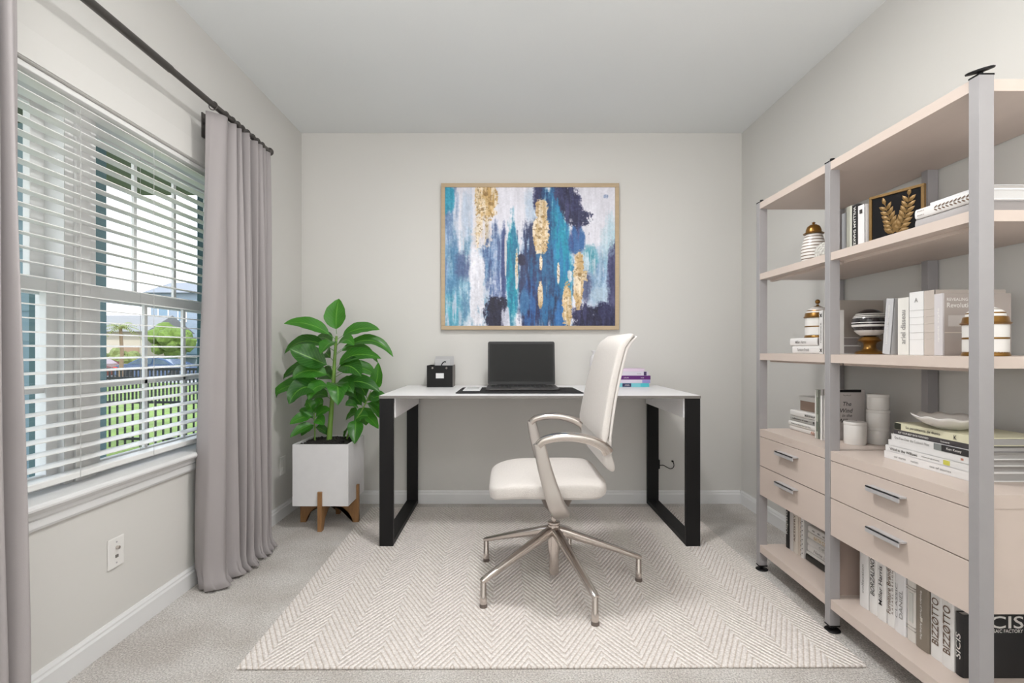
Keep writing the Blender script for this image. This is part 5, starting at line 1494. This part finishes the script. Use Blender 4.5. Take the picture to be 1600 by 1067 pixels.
bm = NB(); box(bm, -3.1, XL - TH - 0.005, 0.0, 4.25, 2.30, 2.42); ext('porch_ceiling', bm, mat('porch_soffit', (92, 100, 80), 0.8), 'dark olive porch ceiling', kind='structure')
bm = NB(); box(bm, -6.5, -2.62, 2.90, 3.00, -0.12, 3.0)
for k in range(18): box(bm, -6.5, -2.62, 2.892, 2.90, -0.12 + k * 0.17, -0.12 + k * 0.17 + 0.155)
ext('wing_wall', bm, mat('siding_teal', (120, 142, 150), 0.7), 'pale teal siding wall beside the porch', kind='structure')
for (x0, x1, y0, y1, lab) in ((-2.52, -2.44, 2.70, 2.82, 'teal grey porch post nearest the window'), (-2.76, -2.565, 3.10, 3.28, 'teal grey porch post beside the fence view'), (-2.45, -2.29, 4.05, 4.22, 'teal grey corner post of the porch, right end of the window view')):
    t = thing('porch_post', lab, 'post', ((x0 + x1) / 2, (y0 + y1) / 2, -0.02), group='porch posts')
    a, b = (x1 - x0) / 2, (y1 - y0) / 2
    bm = NB(); box(bm, -a, a, -b, b, 0, 2.32); obj('shaft', bm, M_teal, t)
    bm = NB(); box(bm, -a - 0.02, a + 0.02, -b - 0.02, b + 0.02, 0, 0.14); obj('plinth', bm, M_teal, t)
fn = thing('metal_fence', 'black metal picket fence across the lawn', 'fence', (-4.5, 5.9, -0.12))
M_fb = mat('fence_black', (30, 32, 34), 0.5)
bm = NB()
for k in range(110):
    x = -5 + k * 0.088 * 1.0 - 1.5
    if x > 4: break
    box(bm, x - 0.008, x + 0.008, -0.008, 0.008, 0.02, 0.93)
    if k % 1 == 0: box(bm, x + 0.036, x + 0.050, -0.007, 0.007, 0.52, 0.93)
obj('pickets', bm, M_fb, fn)
for z in (0.10, 0.52, 0.80, 0.90):
    bm = NB(); box(bm, -6.5, 3.1, -0.014, 0.014, z, z + 0.028); obj('rail', bm, M_fb, fn)
for x in (-5.2, -3.0, -0.8, 1.4):
    bm = NB(); box(bm, x - 0.03, x + 0.03, -0.03, 0.03, 0, 1.0); obj('fence_post', bm, M_fb, fn)


def blob_tree(name, label, x, y_, z0, h, r, col, seed, trunk=True, squash=0.7, cat='tree', group=None):
    t = thing(name, label, cat, (x, y_, z0), group=group)
    rr = random.Random(seed); bm = NB()
    for i in range(26):
        a = rr.uniform(0, 2 * PI); q = rr.uniform(0, 1) ** 0.5
        s = r * rr.uniform(0.28, 0.42)
        g = bmesh.ops.create_icosphere(bm, subdivisions=2, radius=s)
        cz = h + rr.uniform(-1, 1) * r * squash * (1 - q * 0.6)
        for v in g['verts']:
            v.co = v.co * (1 + rr.uniform(-0.16, 0.16)) + Vector((math.cos(a) * q * r * 0.75, math.sin(a) * q * r * 0.75, cz))
    obj('foliage', bm, mat('foliage_%d_%d_%d' % col, col, 0.8, bump=1.0, bscale=14, var=0.4, vscale=7), t)
    if trunk:
        bm = NB(); tube(bm, [(0, 0, 0), (0.05, 0, h * 0.5), (0, 0, h)], [0.11, 0.08, 0.05], 8); obj('trunk', bm, mat('bark', (120, 100, 80), 0.9), t)


blob_tree('tree', 'bright green round tree behind the parked blue car', -23.9, 36.5, -0.92, 2.55, 1.5, (88, 108, 42), 1)
blob_tree('shrub', 'yellow green shrub left of the blue car', -28.2, 37.2, -0.92, 1.0, 1.3, (104, 112, 62), 2, False, group='shrubs by the houses', cat='shrub')
blob_tree('shrub', 'green shrub right of the blue car', -20.5, 37.4, -0.92, 1.0, 0.9, (76, 96, 48), 3, False, group='shrubs by the houses', cat='shrub')
blob_tree('shrub', 'low shrub in front of the garage', -24.9, 38.0, -0.92, 0.5, 0.75, (88, 104, 50), 6, False, group='shrubs by the houses', cat='shrub')
pm2 = thing('palm', 'yellow green palm standing before the cream house', 'palm', (-23.1, 30.6, -0.92))
bm = NB(); tube(bm, [(0, 0, 0), (0.1, 0, 1.7), (0, 0, 3.3)], [0.14, 0.10, 0.09], 8); obj('trunk', bm, mat('bark', (120, 100, 80), 0.9), pm2)
bm = NB()
for i in range(18):
    a = i * 2.4; el = 0.9 - 1.2 * (i / 18)
    for k in range(9):
        s = 0.15 + k / 9 * 0.95
        p = Vector((math.cos(a) * s * math.cos(el), math.sin(a) * s * math.cos(el), 3.3 + s * math.sin(el) - 0.55 * s * s))
        sd = Vector((-math.sin(a), math.cos(a), -0.5)) * 0.26 * (1 - 0.5 * s)
        dn = Vector((math.cos(a), math.sin(a), -0.3)) * 0.10
        for g in (1, -1):
            q = sd.copy(); q.x *= g; q.y *= g
            bm.faces.new([bm.verts.new(p), bm.verts.new(p + q + dn), bm.verts.new(p + dn * 0.6)])
obj('fronds', bm, mat('frond', (128, 136, 62), 0.7, trans=0.2), pm2)


def house(label, x0, x1, y0, y1, h, wallc, roofc, wins, roof=True, door=None):
    t = thing('house', label, 'house', ((x0 + x1) / 2, (y0 + y1) / 2, -0.92), group='houses across the street')
    a, b = (x1 - x0) / 2, (y1 - y0) / 2
    bm = NB(); box(bm, -a, a, -b, b, 0, h); obj('walls', bm, mat('house_%d_%d_%d' % wallc, wallc, 0.8, var=0.04, vscale=4, stretch=(0.1, 0.1, 6)), t)
    if roof:
        bm = NB(); e = 0.5; pts = [(-a - e, -b - e, h), (a + e, -b - e, h), (a + e, b + e, h), (-a - e, b + e, h)]
        A = [bm.verts.new(p) for p in pts]; r0 = bm.verts.new((-a - e, 0, h + 1.4)); r1 = bm.verts.new((a + e, 0, h + 1.4))
        bm.faces.new((A[0], A[1], r1, r0)); bm.faces.new((A[3], r0, r1, A[2])); bm.faces.new((A[0], r0, A[3])); bm.faces.new((A[1], A[2], r1)); bm.faces.new(A)
        obj('roof', bm, mat('roof_%d_%d_%d' % roofc, roofc, 0.8), t)
    for (wx, wz, ww, wh) in wins:
        bm = NB(); box(bm, wx - ww / 2, wx + ww / 2, -b - 0.06, -b, wz, wz + wh); f = obj('window', bm, mat('win_trim', (226, 226, 224), 0.6), t)
        bm = NB(); box(bm, wx - ww / 2 + 0.1, wx + ww / 2 - 0.1, -b - 0.08, -b - 0.061, wz + 0.1, wz + wh - 0.1); obj('pane', bm, mat('far_glass', (110, 134, 150), 0.2), f)
    if door:
        bm = NB(); box(bm, door[0], door[1], -b - 0.05, -b, 0, door[2]); obj('garage_door', bm, mat('garage_brown', (146, 122, 100), 0.7), t)


house('cream house with a brown garage door across the street', -34, -27.6, 39, 44, 3.3, (176, 166, 150), (124, 122, 120), [(-2.4, 1.6, 1.0, 1.1)], door=(1.2, 2.8, 2.2))
house('grey blue town house with paired windows across the street', -32, -22.5, 46, 53, 7.0, (136, 148, 160), (120, 122, 126), [(-3.6, 4.4, 1.0, 1.5), (-1.9, 4.4, 0.8, 1.5), (0.9, 4.4, 1.2, 1.5), (2.4, 4.4, 1.2, 1.5), (-1.0, 1.2, 1.2, 1.4)])
house('white sided house at the right of the window view', -23.2, -17.5, 39, 45, 4.8, (186, 190, 196), (150, 152, 156), [(1.5, 1.4, 1.0, 1.2)])


def car(label, x, y_, z, col, flip=1):
    t = thing('car', label, 'car', (x, y_, z), group='cars parked on the street')
    prof = [(-2.25, 0.35), (-2.28, 0.75), (-2.15, 0.98), (-1.5, 1.06), (-0.85, 1.42), (0.1, 1.47), (0.75, 1.34), (1.35, 1.02), (2.05, 0.86), (2.28, 0.62), (2.25, 0.33), (1.75, 0.26), (-1.8, 0.26)]
    bm = NB()
    ws = lambda z_: 0.90 if z_ < 0.9 else 0.90 - (z_ - 0.9) * 0.45
    A = [bm.verts.new((px * flip, -ws(pz), pz)) for px, pz in prof]; B = [bm.verts.new((px * flip, ws(pz), pz)) for px, pz in prof]
    bm.faces.new(A); bm.faces.new(B)
    for i in range(len(A)): bm.faces.new((A[i], A[(i + 1) % len(A)], B[(i + 1) % len(A)], B[i]))
    bmesh.ops.triangulate(bm, faces=[f for f in bm.faces if len(f.verts) > 4])
    obj('body', bm, mat('car_%d_%d_%d' % col, col, 0.25, 0.3, coat=0.6), t, bevel=0.04)
    for pts in (((-1.35, 1.05), (-0.82, 1.34), (0.0, 1.38), (0.0, 1.03)), ((0.08, 1.03), (0.08, 1.38), (0.68, 1.27), (1.15, 1.03))):
        bm = NB(); vs = [bm.verts.new((px * flip, -ws(pz) - 0.012, pz)) for px, pz in pts]; ve = [bm.verts.new((px * flip, -ws(pz) + 0.02, pz)) for px, pz in pts]
        bm.faces.new(vs); bm.faces.new(ve)
        for i in range(4): bm.faces.new((vs[i], vs[(i + 1) % 4], ve[(i + 1) % 4], ve[i]))
        obj('side_window', bm, mat('car_glass', (60, 74, 84), 0.1), t)
    for px in (-1.4, 1.42):
        for s in (-1, 1):
            bm = NB(); g = lathe(bm, [(0, -0.1), (0.20, -0.1), (0.33, -0.09), (0.33, 0.09), (0.2, 0.1), (0, 0.1)], n=20)
            for r_ in g:
                for v in r_: v.co = Vector((px * flip + v.co.x, s * 0.84 + v.co.z, 0.33 + v.co.y))
            obj('wheel', bm, mat('tyre', (40, 40, 42), 0.8), t)
    bm = NB(); box(bm, min(-2.30 * flip, -2.05 * flip), max(-2.30 * flip, -2.05 * flip), -0.915, -0.55, 0.68, 0.86); obj('tail_light', bm, mat('lamp_red', (196, 60, 50), 0.3), t)


car('dark blue car parked beyond the fence', -22.0, 32.5, -0.92, (44, 66, 96))
car('dark red car parked left of the blue car', -27.3, 33.5, -0.92, (96, 44, 42))
